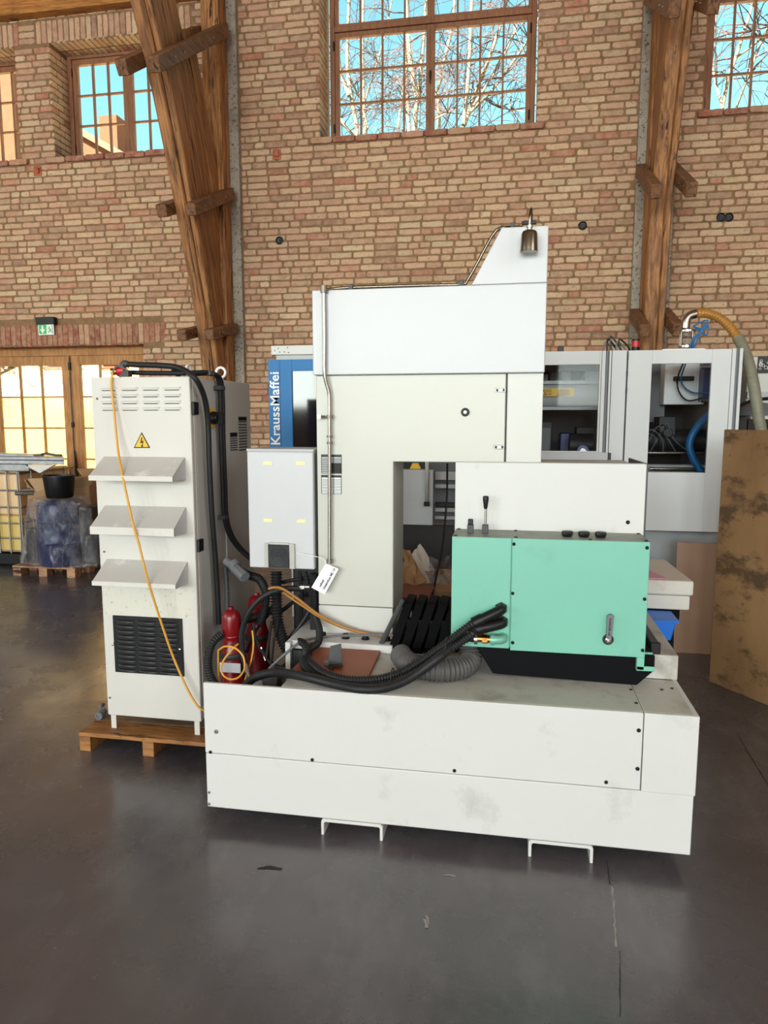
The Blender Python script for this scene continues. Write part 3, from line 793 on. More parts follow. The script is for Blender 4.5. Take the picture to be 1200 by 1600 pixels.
# --- column: left leg and upper beam around the throat
box('column_foot', -.838, -.502, 3.0, 3.29, .603, .731, 'white', mc, .003)
col = build('column', MB().prism([(-.838, .734), (-.500, .734), (-.500, 1.376), (-.032, 1.376), (-.032, 1.742), (-.838, 1.742)], 'y', 3.0, 3.29), 'cream', mc, .004)
sp = box('slide_panel', -.0255, .118, 3.0, 3.27, 1.34, 1.742, 'white', mc, .003)
box('slide_gap', -.033, -.0245, 3.012, 3.2, 1.36, 1.742, 'black', mc)
hc = box('head_cover', -.846, .121, 2.982, 3.40, 1.743, 2.094, 'cool', mc, .004)
tc = build('top_cover', MB().prism([(-.178, 2.095), (.1205, 2.095), (.1205, 2.312), (-.062, 2.312)], 'y', 2.984, 3.36), 'cool', mc, .003)
build('cover_fold', MB().box(-.804, -.800, 2.9805, 2.983, 1.745, 2.092), 'light_grey', hc)
p = at(727, 644, Y=3.0)
lk = build('lock', MB().lathe([(.018, 0), (.018, -.005), (.014, -.007), (.010, -.004), (.004, -.004)], p, 'y', 20), 'dark_grey', col)
build('lock_pin', MB().cyl((p.x, 2.997, p.z), (p.x, 2.990, p.z), .007, n=6), 'steel', lk)
for a, b in ((782, 609.5), (780, 698.5)):
    p = at(a, b, Y=3.0)
    br = build('slot_bracket', MB().box(p.x - .022, p.x + .022, 2.996, 3.0, p.z - .008, p.z + .008), 'steel', col, .003)
    for k in (-.013, .013): build('bolt', MB().cyl((p.x + k, 2.996, p.z), (p.x + k, 2.990, p.z), .0058, n=8), 'black', br)
# engraved type plates beside the pipe
def plate(par, x0, x1, z0, z1, y, rows, mat='light_grey'):
    pl_ = box('type_plate', x0, x1, y - .002, y, z0, z1, mat, par)
    box('plate_header', x0, x1, y - .003, y - .002, z1 - (z1 - z0) * .13, z1, 'sign_black', pl_)
    for k in range(rows):
        zz = z0 + (z1 - z0) * (.84 * k / rows); build('plate_line', MB().box(x0, x1, y - .003, y - .002, zz, zz + .0022), 'sign_black', pl_)
    for q in (x0, x0 + (x1 - x0) * .6, x1 - .002): build('plate_line', MB().box(q, q + .002, y - .003, y - .002, z0, z1), 'sign_black', pl_)
    return pl_
a = at(502, 710, Y=3.0); b = at(534, 740, Y=3.0); pl_ = plate(col, a.x, b.x, b.z, a.z, 3.0, 9)
box('dark_field', a.x + .03, b.x, 2.997, 2.998, b.z, b.z + .045, 'sign_black', pl_)
a = at(502, 742, Y=3.0); b = at(534, 772, Y=3.0); plate(col, a.x, b.x, b.z, a.z, 3.0, 10, 'sign_white')
# conduit on the column
cz = [at(506, 452, Y=2.965), at(507, 520, Y=2.965), at(507.5, 588, Y=2.965), at(514, 612, Y=2.975), at(515, 660, Y=2.975), at(515, 760, Y=2.975), at(515, 874, Y=2.975)]
cd = build('conduit', MB().tube(crom(cz, .03), .0082, 12), 'steel', mc)
for (a, b, l, r_) in ((506, 452, .028, .015), (515, 651, .014, .014), (515, 682, .010, .013), (515, 692, .012, .013), (515, 877, .018, .014)):
    p = at(a, b, Y=2.975 if b > 500 else 2.965); build('fitting', MB().cyl(p - Vector((0, 0, l / 2)), p + Vector((0, 0, l / 2)), r_, n=12), 'galv', cd)
p = at(508, 651, Y=2.975); build('valve_lever', MB().cyl(p, p + Vector((-.022, -.012, 0)), .006, n=8).box(p.x - .03, p.x - .014, 2.955, 2.985, p.z - .008, p.z + .008), 'steel', cd)
# thin tube over the head cover to the lamp
cable_top = [at(510, 453, Y=2.985), Vector((-.70, 3.0, 2.103)), Vector((-.40, 3.0, 2.103)), Vector((-.225, 3.0, 2.102)), Vector((-.19, 3.0, 2.125)), Vector((-.10, 3.0, 2.285)), Vector((-.070, 3.0, 2.313)), Vector((-.03, 3.02, 2.321)), Vector((.02, 3.03, 2.321))]
tl = build('lamp_conduit', MB().tube(crom(cable_top, .02), .0065, 10), 'nickel', mc)
for x_ in (-.68, -.22, -.02): box('clip', x_ - .009, x_ + .009, 2.985, 3.015, 2.094 if x_ < -.1 else 2.312, 2.114 if x_ < -.1 else 2.330, 'dark_grey', tl, .002)
# --- electrical box on the left of the column
eb = box('electrical_box', -1.148, -.848, 2.972, 3.20, .898, 1.416, 'cool', mc, .005)
box('box_lid_edge', -1.152, -.846, 2.976, 3.202, 1.416, 1.428, 'light_grey', eb, .002)
box('box_gap_shade', -.848, -.840, 3.0, 3.18, .9, 1.41, 'black', mc)  # black filler standing in for the shade between box and column
for a, b in ((418.5, 724), (470, 724), (419, 813), (471, 814)):
    p = at(a, b, Y=2.972); box('yellow_label', p.x - .021, p.x + .021, 2.970, 2.972, p.z - .008, p.z + .008, 'lemon', eb, .001)
a = at(418, 850, Y=2.972); b = at(453, 887, Y=2.972)
fr = build('foam_frame', MB().box(a.x - .012, a.x + .008, 2.962, 2.972, b.z - .002, a.z + .006).box(b.x, b.x + .026, 2.960, 2.972, b.z - .004, a.z + .006).box(a.x + .008, b.x, 2.964, 2.972, a.z - .004, a.z + .010), 'tape', eb, .003)
fan = build('fan_housing', MB().box(a.x + .006, b.x + .002, 2.958, 2.972, b.z, a.z), 'black', eb, .003)
c = ((a.x + b.x) / 2 + .004, 2.956, (a.z + b.z) / 2)
for R_ in (.042, .034, .026, .018, .010): build('grille_ring', MB().ring(c, 'y', R_, .0016, 28, 5), 'dark_grey', fan)
build('grille_bars', MB().tube([(c[0] - .03, c[1], c[2] - .03), (c[0] + .03, c[1], c[2] + .03)], .0016, 5).tube([(c[0] + .03, c[1], c[2] - .03), (c[0] - .03, c[1], c[2] + .03)], .0016, 5), 'dark_grey', fan)
# --- white splash panel and tank behind the mint box
tk = box('splash_panel', -.223, .508, 2.852, 2.90, 1.05, 1.386, 'white_dirty', mc, .004)
box('panel_edge', .508, .514, 2.856, 3.3, .80, 1.386, 'dark_grey', mc)
box('tank', -.20, .50, 2.90, 3.42, .70, 1.37, 'light_grey', mc, .003)
screw([(981, 816)], 2.852, tk, .008)
# --- mint green control box
gb = box('control_box', -.212, .490, 2.664, 2.851, .692, 1.108, 'mint', mc, .003)
box('left_cover', -.217, .0045, 2.656, 2.664, .690, 1.115, 'mint', gb, .002)
gp = box('right_cover', .0085, .497, 2.655, 2.664, .684, 1.115, 'mint', gb, .002)
gt = box('top_cover_plate', -.217, .497, 2.657, 2.851, 1.109, 1.1165, 'mint_top', gb, .001)
screw([(803, 850), (1011, 856), (801, 927), (1007, 936), (801, 1004), (1004, 1016)], 2.655, gp, .0065)
for x_, y_ in ((-.205, 2.67), (.02, 2.67), (.29, 2.67), (.485, 2.67), (-.205, 2.835), (.02, 2.835), (.29, 2.84), (.485, 2.835)):
    build('screw', MB().lathe([(.007, 0), (.006, .003), (.003, .004)], (x_, y_, 1.1165), 'z', 10), 'black', gt)
build('side_bracket', MB().box(.470, .497, 2.658, 2.70, .635, .690).box(.470, .534, 2.658, 2.665, .634, .650).box(.470, .534, 2.658, 2.84, .632, .636).box(.5, .534, 2.70, 2.71, .632, .69), 'mint', gb, .002)
# lever, button and three knobs on the box
x_ = at(758, 836, Y=2.75).x
lv = build('lever_block', MB().box(x_ - .012, x_ + .012, 2.74, 2.765, 1.1165, 1.151), 'dark_grey', gb, .002)
build('lever_rod', MB().cyl((x_, 2.752, 1.15), (x_ + .001, 2.752, 1.225), .0045, n=10), 'steel', lv)
build('lever_grip', MB().lathe([(.006, 0), (.008, .01), (.0115, .035), (.0115, .045), (.009, .05)], (x_, 2.752, 1.212), 'z', 16), 'black', lv)
x_ = at(735, 833, Y=2.75).x
bt = build('button_block', MB().box(x_ - .012, x_ + .012, 2.74, 2.765, 1.1165, 1.150), 'dark_grey', gb, .002)
build('button_cap', MB().box(x_ - .010, x_ + .010, 2.743, 2.763, 1.150, 1.171), 'black', bt, .003)
for a in (886, 912, 938):
    x_ = at(a, 836, Y=2.74).x; pr_ = []
    mb = MB(); n_ = 16; vs = []; fs = []
    for h_, s_ in ((0, .8), (.008, 1), (.018, 1), (.021, .9)):
        for k in range(n_):
            an = 2 * math.pi * k / n_; r_ = .021 * s_ * (1 - (.12 if k % 2 else 0)); vs.append((x_ + r_ * math.cos(an), 2.73 + r_ * math.sin(an), 1.1165 + h_))
    for i in range(3):
        for k in range(n_): fs.append((i * n_ + k, i * n_ + (k + 1) % n_, (i + 1) * n_ + (k + 1) % n_, (i + 1) * n_ + k))
    fs += [tuple(range(n_)), tuple(3 * n_ + k for k in range(n_))]
    build('knob', MB().add(vs, fs), 'black', gb)
# crank lever in its round hole
p = at(950, 999, Y=2.655); q = at(953, 958, Y=2.655)
hl = build('crank_hub', MB().lathe([(.020, 0), (.020, -.004), (.018, -.004)], p, 'y', 24), 'black', gp)
build('hub_nut', MB().lathe([(.012, -.004), (.012, -.014), (.007, -.016), (.005, -.012)], p, 'y', 20), 'steel', hl)
dv = (q - p).normalized(); nv = Vector((dv.z, 0, -dv.x)) * .0115
ln = (q - p).length
pg = [p + dv * .008 - nv * .8, p + dv * .008 + nv * .8, p + dv * (ln - .008) + nv * 1.05, p + dv * ln + nv * .5, p + dv * ln - nv * .5, p + dv * (ln - .008) - nv * 1.05]
hd = build('crank_lever', MB().prism([(v.x, v.z) for v in pg], 'y', 2.634, 2.644), 'mid_grey', hl, .002)
text('lever_lettering', 'PARKER 60', .011, p + dv * (ln * .86) + nv * -.32 + Vector((0, -.0215, 0)), -dv, nv, 'sign_black', hd, .0003, .0004, fit=.066)
# black drip tray below the box
build('drip_tray', MB().prism([(-.120, .684), (-.055, .578), (.478, .5675), (.538, .628), (.538, .684)], 'y', 2.682, 3.05), 'black_metal', mc, .003)
tr_ = box('guide_rail', .541, .572, 2.792, 3.30, .663, .704, 'dark_grey', mc, .004)
box('rail_end_cap', .538, .575, 2.772, 2.794, .661, .707, 'black', tr_, .004)
# --- hoses on the mint box
def elbow(pxx, pyy, Y, par, r=.023, dirx=-.9, dirz=-.45, mat='black'):
    p = at(pxx, pyy, Y=Y); d_ = Vector((dirx, -.15, dirz)).normalized()
    e = build('elbow', MB().tube(crom([p, p + Vector((0, -.025, 0)), p + Vector((0, -.032, 0)) + d_ * .03, p + Vector((0, -.034, 0)) + d_ * .085], .006), r * .86, 14)
              .tube([p + Vector((0, -.034, 0)) + d_ * .075, p + Vector((0, -.034, 0)) + d_ * .115], r, 14)
              .cyl(p, p + Vector((0, -.012, 0)), r * 1.05, n=6), mat, par)
    return p + Vector((0, -.034, 0)) + d_ * .11
e1 = elbow(783, 950, 2.656, gb); e2 = elbow(784, 971, 2.656, gb, .024, -.95, -.22)
Yh = 2.60
zc_ = .5665 + .0178
bundle = px([(690, 1010, 2.56), (655, 1034, 2.545)]) + pz([(625, 1051, zc_ + .03), (590, 1061, zc_ + .016), (545, 1062, zc_ + .016), (510, 1054, zc_ + .018), (490, 1040, zc_ + .02)]) + px([(481, 1028, 2.72), (484, 1014, 2.77), (497, 1004, 2.83), (499, 985, 2.90), (492, 955, 3.0), (491, 900, 3.05)])
ribbed('corrugated_conduit', [e1] + px([(730, 980, 2.58)]) + bundle, .0165, 'rubber', mc, .011, .30)
b2 = px([(695, 1020, 2.55), (662, 1043, 2.535)]) + pz([(630, 1060, zc_ + .02), (592, 1070, zc_ + .002), (545, 1070, zc_ + .002), (505, 1061, zc_ + .004), (480, 1046, zc_ + .012)]) + px([(474, 1030, 2.68), (478, 1012, 2.75), (470, 1003, 2.88), (455, 1002, 3.0)])
ribbed('corrugated_conduit', [e2] + px([(735, 993, 2.57)]) + b2, .0165, 'rubber', mc, .011, .30)
p = at(785, 995, Y=2.656)
fe = build('pipe_elbow', MB().tube(crom([p, p + Vector((0, -.03, 0)), p + Vector((-.02, -.04, 0)), p + Vector((-.045, -.04, 0))], .006), .0175, 14).cyl(p + Vector((-.03, -.04, 0)), p + Vector((-.042, -.04, 0)), .021, n=14), 'green_brass', gb)
build('brass_nipple', MB().cyl(p + Vector((-.045, -.04, 0)), p + Vector((-.095, -.04, .001)), .014, n=12).cyl(p + Vector((-.055, -.04, 0)), p + Vector((-.075, -.04, 0)), .017, n=6), 'brass', fe)
build('hose_clamp', MB().cyl(p + Vector((-.092, -.04, 0)), p + Vector((-.104, -.04, 0)), .0215, n=18), 'steel', fe)
h0 = p + Vector((-.095, -.04, .001))
rub = [h0, h0 + Vector((-.05, -.004, 0))] + px([(690, 1024, 2.525), (655, 1050, 2.505)]) + pz([(625, 1067, zc_ + .012), (592, 1076, zc_), (560, 1076, zc_), (520, 1068, zc_ + .004), (470, 1056, zc_ + .02)]) + px([(430, 1051, 2.58), (405, 1056, 2.60), (388, 1066, 2.62), (372, 1090, 2.62)])
hose('rubber_hose', rub, .0175, 'rubber', mc, 14)
for a, b, y in ((517, 1060, 2.56), (613, 1060, 2.50), (697, 1012, 2.545)):
    p = at(a, b, Y=y); build('cable_tie', MB().ring(p, 'x', .038, .0022, 24, 5), 'sign_black', mc)
# flexible duct from under the box
duct = px([(735, 1010, 2.74), (735, 1030, 2.70), (722, 1050, 2.635), (692, 1058, 2.585), (660, 1050, 2.60), (637, 1040, 2.65), (626, 1036, 2.74)])
duct[0].z = .690
for q_ in duct: q_.z = max(q_.z, .567 + .046)
ribbed('flexible_duct', duct, .045, 'grey_hose', mc, .0150, .20, 22)
build('duct_spigot', MB().cyl((duct[0].x, duct[0].y, .67), (duct[0].x, duct[0].y, .695), .034, n=20), 'brass', mc)
# folded bellows of the slideway beside the box
for k in range(5):
    x_ = -.440 + k * .050
    lo = [(2.90, .5675), (2.885, .60), (2.99, .765), (3.02, .772), (3.12, .772), (3.12, .5675)]
    build('bellows_fold', MB().add([(x_ - .058 + (.030 if q > 1 else 0) + (.02 if q in (2, 3, 4) else 0), y, z_) for q, (y, z_) in enumerate(lo)] + [(x_ - .020 + (.030 if q > 1 else 0) + (.02 if q in (2, 3, 4) else 0), y, z_ - .004) for q, (y, z_) in enumerate(lo)],
          [tuple(range(6)), tuple(range(11, 5, -1))] + [(i, (i + 1) % 6, 6 + (i + 1) % 6, 6 + i) for i in range(6)]), 'black_metal', mc, .003)
box('bellows_core', -.46, -.21, 2.95, 3.15, .5675, .70, 'black_metal', mc)
build('bellows_bar', MB().tube([(-.535, 2.90, .60), (-.455, 2.99, .775)], .011, 8), 'dark_grey', mc)
# thin tubes along the foot of the column
hose('amber_tube', px([(420, 920, 2.92), (436, 918, 2.9), (460, 932, 2.9), (500, 962, 2.93), (545, 983, 2.95), (600, 995, 2.95), (650, 1000, 2.97)]), .0065, 'orange_tube', mc, 8)
hose('amber_tube', px([(440, 924, 2.95), (470, 945, 2.95), (510, 970, 2.95), (560, 988, 2.96), (640, 1003, 2.99)]), .0050, 'orange_tube', mc, 8)
hose('grey_tube', px([(420, 1045, 2.80), (445, 1022, 2.82), (470, 1003, 2.86), (500, 996, 2.92), (545, 993, 2.93), (600, 992, 2.93), (626, 992, 2.94), (640, 975, 2.98), (642, 955, 3.0), (636, 935, 3.05)]), .0055, 'mid_grey', mc, 8)
# --- plumbing and wiring in the open left end of the base
pan = box('drip_pan', -1.12, -.84, 2.45, 3.6, .271, .285, 'iron', mc)
box('dark_backing', -1.10, -.84, 3.45, 3.50, .285, .90, 'dark_goods', mc, .01)  # dark panel added to darken the view behind the cables
for (x0, x1, y0, y1, z0, z1, m_) in ((-1.0, -.88, 2.95, 3.10, .285, .46, 'iron'), (-.99, -.90, 3.2, 3.32, .285, .72, 'black'), (-.93, -.87, 2.90, 2.99, .46, .55, 'dark_grey'), (-1.02, -.86, 3.3, 3.42, .60, .66, 'iron')):
    box('valve_block', x0, x1, y0, y1, z0, z1, m_, mc, .006)
p = at(425, 1060, Y=2.72)
build('gauge', MB().lathe([(.036, 0), (.036, -.03), (.032, -.034), (.004, -.036)], p, 'y', 24).box(p.x - .01, p.x + .01, p.y, p.y + .1, p.z - .2, p.z), 'mid_grey', mc)
p = at(405, 1066, Y=2.70); build('gauge', MB().lathe([(.022, 0), (.022, -.02), (.004, -.024)], p, 'y', 20).box(p.x - .008, p.x + .008, p.y, p.y + .06, p.z - .18, p.z), 'light_grey', mc)
ribbed('corrugated_conduit', px([(432, 893, 3.08), (432, 930, 3.06), (433, 965, 3.03), (440, 995, 3.0), (452, 1020, 2.97), (468, 1040, 2.95)]), .0285, 'rubber', mc, .014, .30)
ribbed('corrugated_conduit', px([(352, 876, 3.15), (385, 897, 3.14), (405, 905, 3.12), (415, 925, 3.08), (414, 950, 3.06), (405, 975, 3.06)]), .021, 'rubber', mc, .012, .30)
ribbed('corrugated_conduit', px([(386, 968, 3.12), (405, 962, 3.10), (430, 950, 3.10)]), .020, 'rubber', mc, .012, .30)
for pts, r_, m_ in (
    ([(470, 920, 2.97), (445, 920, 2.95), (415, 930, 2.93), (392, 952, 2.92), (378, 985, 2.92), (378, 1015, 2.91), (383, 1040, 2.90)], .0130, 'rubber'),
    ([(491, 896, 3.08), (491, 920, 3.08), (491, 960, 3.07), (491, 995, 3.05)], .0200, 'rubber'),
    ([(468, 893, 3.1), (472, 930, 3.1), (470, 960, 3.1), (472, 1000, 3.1)], .008, 'black'),
    ([(478, 893, 3.12), (482, 915, 3.1), (486, 935, 3.08)], .007, 'black'),
    ([(450, 1000, 3.05), (470, 975, 3.08), (488, 945, 3.1), (495, 930, 3.12)], .010, 'rubber'),
    ([(440, 955, 3.15), (465, 935, 3.12), (490, 915, 3.10)], .010, 'rubber'),
    ([(440, 910, 3.12), (460, 906, 3.12), (490, 902, 3.12)], .009, 'rubber'),
    ([(425, 970, 3.0), (420, 1000, 2.96), (416, 1030, 2.92)], .007, 'black'),
    ([(435, 968, 3.0), (428, 1000, 2.95), (424, 1035, 2.9)], .006, 'black'),
    ([(395, 975, 3.0), (400, 1000, 2.98), (412, 1020, 2.95), (430, 1040, 2.92), (470, 1046, 2.86)], .009, 'rubber'),
    ([(385, 1020, 3.0), (400, 985, 3.05), (420, 960, 3.1)], .007, 'black'),
    ([(440, 985, 3.1), (455, 1010, 3.05), (480, 1015, 3.0)], .008, 'rubber')):
    hose('cable', px(pts), r_, m_, mc, 8)
p0 = at(456, 918, Y=2.97); p1 = at(470, 917, Y=2.97); p2 = at(484, 917, Y=2.97)
build('hose_coupling', MB().cyl(p0, p1, .009, n=12).cyl(p1, p1 + (p2 - p1) * .45, .014, n=6).cyl(p1 + (p2 - p1) * .45, p2, .010, n=12), 'steel', mc)
p0 = at(383, 1038, Y=2.90); p1 = at(390, 1058, Y=2.88)
build('hose_coupling', MB().cyl(p0, p0 + (p1 - p0) * .6, .013, n=8).cyl(p0 + (p1 - p0) * .6, p1, .009, n=10), 'galv', mc)
p0 = at(408, 1011, Y=2.96); p1 = at(415, 1032, Y=2.95); build('hose_coupling', MB().cyl(p0, p1, .007, n=10), 'steel', mc)
for a in ((478, 985), (470, 992), (462, 1000), (452, 1008)):
    p = at(*a, Y=3.12); build('push_fitting', MB().cyl(p, p + Vector((.02, -.01, .02)), .010, n=8), 'iron', mc)
# fittings on the side of the control cabinet leading into the loom
# --- items of the machine's own: shade lamp
lp_ = thing('work_lamp', 'bell-shaped brushed metal lamp on a hooked arm atop the machine', 'lamp', tuple(at(827, 394, Y=2.93)))
c_ = at(827, 376, Y=2.93)
zt_ = at(827, 361, Y=2.93).z; zb_ = at(827, 394, Y=2.93).z
build('shade', MB().lathe([(.0345, zb_ - c_.z), (.0335, zb_ - c_.z + .01), (.0310, zt_ - c_.z - .012), (.0265, zt_ - c_.z - .002), (.013, zt_ - c_.z + .004), (.011, zt_ - c_.z + .004), (.025, zt_ - c_.z - .008), (.031, zb_ - c_.z + .004)], c_, 'z', 32), 'nickel', lp_)
build('collar', MB().cyl((c_.x, c_.y, zt_ + .002), (c_.x, c_.y, zt_ + .022), .0095, n=14).cyl((c_.x, c_.y, zt_ + .012), (c_.x, c_.y, zt_ + .018), .012, n=14), 'steel', lp_)
ztop = at(830, 326, Y=2.98).z
build('hook_arm', MB().tube(crom([(c_.x, c_.y, zt_ + .02), (c_.x + .001, c_.y, zt_ + .06), (c_.x + .004, c_.y + .02, ztop - .012), (c_.x + .006, c_.y + .045, ztop - .004), (c_.x + .007, c_.y + .075, ztop - .02), (c_.x + .006, c_.y + .09, 2.335), (c_.x + .006, c_.y + .09, 2.313)], .01), .0058, 12), 'nickel', lp_)
build('wing_nut', MB().box(c_.x - .022, c_.x + .028, c_.y + .083, c_.y + .097, 2.328, 2.343).cyl((c_.x - .03, c_.y + .09, 2.334), (c_.x - .016, c_.y + .09, 2.334), .008, n=10), 'iron', lp_, .002)
# ------------------------------------------------------------------ loose things on the machine
bd = build('particle_board', MB().prism([(-.835, 2.56), (-.520, 2.535), (-.533, 2.868), (-.820, 2.868)], 'z', .567, .582), 'board', None, .002, label='reddish brown board lying on the machine base under the hoses', cat='board')
p = at(522, 1040, Z=.583)
cr = thing('sheet_scrap', 'small bent dark metal scrap lying on the brown board', 'scrap', (p.x, p.y, .582))
build('upright_flap', MB().add([(p.x - .025, p.y, .583), (p.x + .03, p.y + .012, .583), (p.x + .022, p.y + .03, .665), (p.x - .02, p.y + .02, .655), (p.x - .025, p.y + .003, .583), (p.x + .03, p.y + .015, .583), (p.x + .022, p.y + .033, .665), (p.x - .02, p.y + .023, .655)],
      [(0, 1, 2, 3), (4, 7, 6, 5), (0, 4, 5, 1), (1, 5, 6, 2), (2, 6, 7, 3), (3, 7, 4, 0)]), 'iron', cr, smooth=False)
build('flat_flap', MB().add([(p.x - .025, p.y, .583), (p.x + .035, p.y + .012, .583), (p.x + .042, p.y - .03, .598), (p.x - .012, p.y - .045, .586), (p.x - .025, p.y, .586), (p.x + .035, p.y + .012, .586), (p.x + .042, p.y - .03, .601), (p.x - .012, p.y - .045, .589)],
      [(0, 1, 2, 3), (4, 7, 6, 5), (0, 4, 5, 1), (1, 5, 6, 2), (2, 6, 7, 3), (3, 7, 4, 0)]), 'iron', cr, smooth=False)
build('torn_edge', MB().box(p.x - .04, p.x - .02, p.y - .01, p.y + .01, .583, .60), 'mid_grey', cr)
# white card tag
tg = thing('card_tag', 'white printed card tag hanging from the conduit on a string', 'tag', tuple(at(507, 905, Y=2.945)))
A, B, C, D = at(509, 880, Y=2.955), at(529, 889, Y=2.95), at(507, 929, Y=2.942), at(486.5, 918, Y=2.947)
nrm = (B - A).cross(D - A).normalized()
if nrm.y > 0: nrm = -nrm
ca = build('card', MB().add([A, B, C, D, A - nrm * .0012, B - nrm * .0012, C - nrm * .0012, D - nrm * .0012], [(0, 1, 2, 3), (4, 7, 6, 5), (0, 4, 5, 1), (1, 5, 6, 2), (2, 6, 7, 3), (3, 7, 4, 0)]), 'paper', tg, smooth=False)
ri = (B - C).normalized(); upv = (D - C).normalized(); upv = (upv - ri * upv.dot(ri)).normalized()
Lc = (B - C).length; Hc = (D - C).length
text('print', 'Dielektrikum IME 110', .015, C + ri * Lc * .14 + upv * Hc * .16 + nrm * .0006, ri, upv, 'ink', ca, .0004, .0003, fit=Lc * .80)
text('print', 'oelheld', .015, C + ri * Lc * .14 + upv * Hc * .46 + nrm * .0006, ri, upv, 'ink', ca, .0004, .0003, fit=Lc * .27)
hose('string', px([(463, 864, 2.955), (485, 868, 2.95), (503, 872, 2.95), (509, 878, 2.955), (510, 883, 2.948)]), .0016, 'sign_white', tg, 6)
# red pressure bottles standing in the open end of the base
def bottle(label, pxx, ytop, Y, wpx, zb, collar=True):
    p = at(pxx, ytop, Y=Y); r_ = wpx / 2 * Y / F_PX * 1.0; zt = p.z
    t = thing('pressure_bottle', label, 'bottle', (p.x, Y, zb), 'red pressure bottles')
    H_ = zt - zb; k = H_ - .215
    build('lower_body', MB().lathe([(r_ * 1.2, 0), (r_ * 1.28, .02), (r_ * 1.28, k - .03), (r_ * 1.2, k), (r_ * .6, k + .002)], (p.x, Y, zb), 'z', 26), 'red', t)
    build('clamp_band', MB().lathe([(r_ * 1.34, k - .016), (r_ * 1.40, k - .010), (r_ * 1.40, k + .004), (r_ * 1.30, k + .010)], (p.x, Y, zb), 'z', 26), 'iron', t)
    build('upper_body', MB().lathe([(r_ * 1.24, k + .008), (r_ * 1.18, k + .025), (r_ * 1.0, k + .05), (r_ * .93, k + .062), (r_ * .93, k + .075), (r_ * .98, k + .078), (r_ * .98, k + .084), (r_ * .95, k + .087), (r_ * 1.0, k + .092), (r_ * 1.0, k + .155), (r_ * .96, k + .172), (r_ * .84, k + .187), (r_ * .62, k + .198), (r_ * .3, k + .204)], (p.x, Y, zb), 'z', 28), 'red', t)
    build('valve_cap', MB().cyl((p.x, Y, zt - .014), (p.x, Y, zt), r_ * .33, n=6), 'red', t)
    if collar:
        build('bracket_plate', MB().box(p.x - r_ * .9, p.x + r_ * 1.45, Y - r_ * 1.42, Y - r_ * 1.30, zb + k - .07, zb + k - .025), 'light_grey', t, .003)
        build('label_plate', MB().box(p.x - r_ * 1.0, p.x - r_ * .35, Y - r_ * 1.22, Y - r_ * 1.1, zb + k - .20, zb + k - .13), 'light_grey', t)
    return t
bottle('red pressure bottle with a clamp band beside the control cabinet', 361, 948, 2.93, 32, .285)
bottle('red pressure bottle half hidden behind black conduits', 401, 926, 3.24, 31, .285, False)
yl = thing('looped_yellow_hose', 'thin yellow hose looped around the red bottle', 'hose', tuple(at(365, 1040, Y=2.80)))
lz = [(372, 1006, 2.86), (360, 1018, 2.82), (348, 1035, 2.82), (347, 1052, 2.82), (358, 1061, 2.81), (372, 1059, 2.81), (382, 1045, 2.81), (380, 1026, 2.82), (368, 1013, 2.83), (352, 1010, 2.84), (341, 1016, 2.86)]
build('loop', MB().tube(crom(px(lz), .012), .0042, 8), 'yellow_cable', yl)
hose('tail', px([(394, 985, 2.96), (396, 1005, 2.95), (393, 1030, 2.93), (385, 1055, 2.92), (380, 1075, 2.92)]), .0042, 'yellow_cable', yl, 8)
hose('tail', px([(341, 1016, 2.86), (341, 1040, 2.88), (342, 1075, 2.90)]), .0042, 'yellow_cable', yl, 8)
# ================================================================== CONTROL CABINET ON ITS PALLET
cb = thing('control_cabinet', 'tall off-white electrical control cabinet with three sloping vent hoods', 'cabinet', (-1.62, 3.3, .093))
CX0, CX1, CZ0, CZ1, CY = -1.868, -1.397, .160, 1.742, 2.95
body = box('body', CX0 + .004, CX1, CY + .028, 3.30, CZ0, CZ1, 'cabinet_side', cb, .004)
rear = box('rear_body', CX0 + .004, CX1 + .006, 3.303, 3.667, CZ0, CZ1 + .004, 'cabinet_side', cb, .004)
fd = box('front_door', CX0, CX1 + .002, CY, CY + .026, CZ0, CZ1, 'cabinet', cb, .004)
box('door_strip', CX1 + .001, CX1 + .004, CY + .028, CY + .055, CZ0 + .01, CZ1 - .01, 'cabinet', body)
for x_ in (CX0 + .012, CX1 - .035):
    build('leg', MB().box(x_, x_ + .026, CY + .005, CY + .010, .093, CZ0).box(x_, x_ + .006, CY + .010, CY + .03, .093, CZ0), 'cabinet', cb, .001)
    build('leg', MB().box(x_, x_ + .026, 3.62, 3.65, .093, CZ0), 'cabinet', cb, .001)
def louvre(x0, x1, zc, h, out, mat, par, name='louvre'):
    """pressed vent slot: rounded top hood over a dark slit"""
    vs = []; fs = []; n = 6
    e = h * .9
    prof = [(0, h * .5), (out * .55, h * .34), (out, -h * .1), (out, -h * .36)]
    for t_, sx in ((0, x0), (0, x1)): pass
    xs = [(x0, 0.0), (x0 + e, 1.0), (x1 - e, 1.0), (x1, 0.0)]
    for xx, k in xs:
        for o_, zz in prof: vs.append((xx, CY - o_ * k, zc + zz * (1 if k else .9)))
    m = len(prof)
    for i in range(3):
        for j in range(m - 1): fs.append((i * m + j, (i + 1) * m + j, (i + 1) * m + j + 1, i * m + j + 1))
    o = build(name, MB().add(vs, fs), mat, par, angle=60)
    box('slit', x0 + e * .8, x1 - e * .8, CY - .0012, CY, zc - h * .62, zc - h * .12, 'sign_black' if mat == 'black' else 'dark_grey', o)
    return o
for r_ in range(4):
    for a, b in ((-1.824, -1.741), (-1.725, -1.639), (-1.623, -1.538), (-1.522, -1.436)):
        louvre(a - r_ * .0005, b - r_ * .0005, 1.690 - r_ * .0292, .013, .008, 'cabinet', fd)
gr_ = box('vent_grille', -1.817, -1.469, CY - .004, CY, .376, .651, 'black', fd, .002)
CY_ = CY; CY = CY - .004
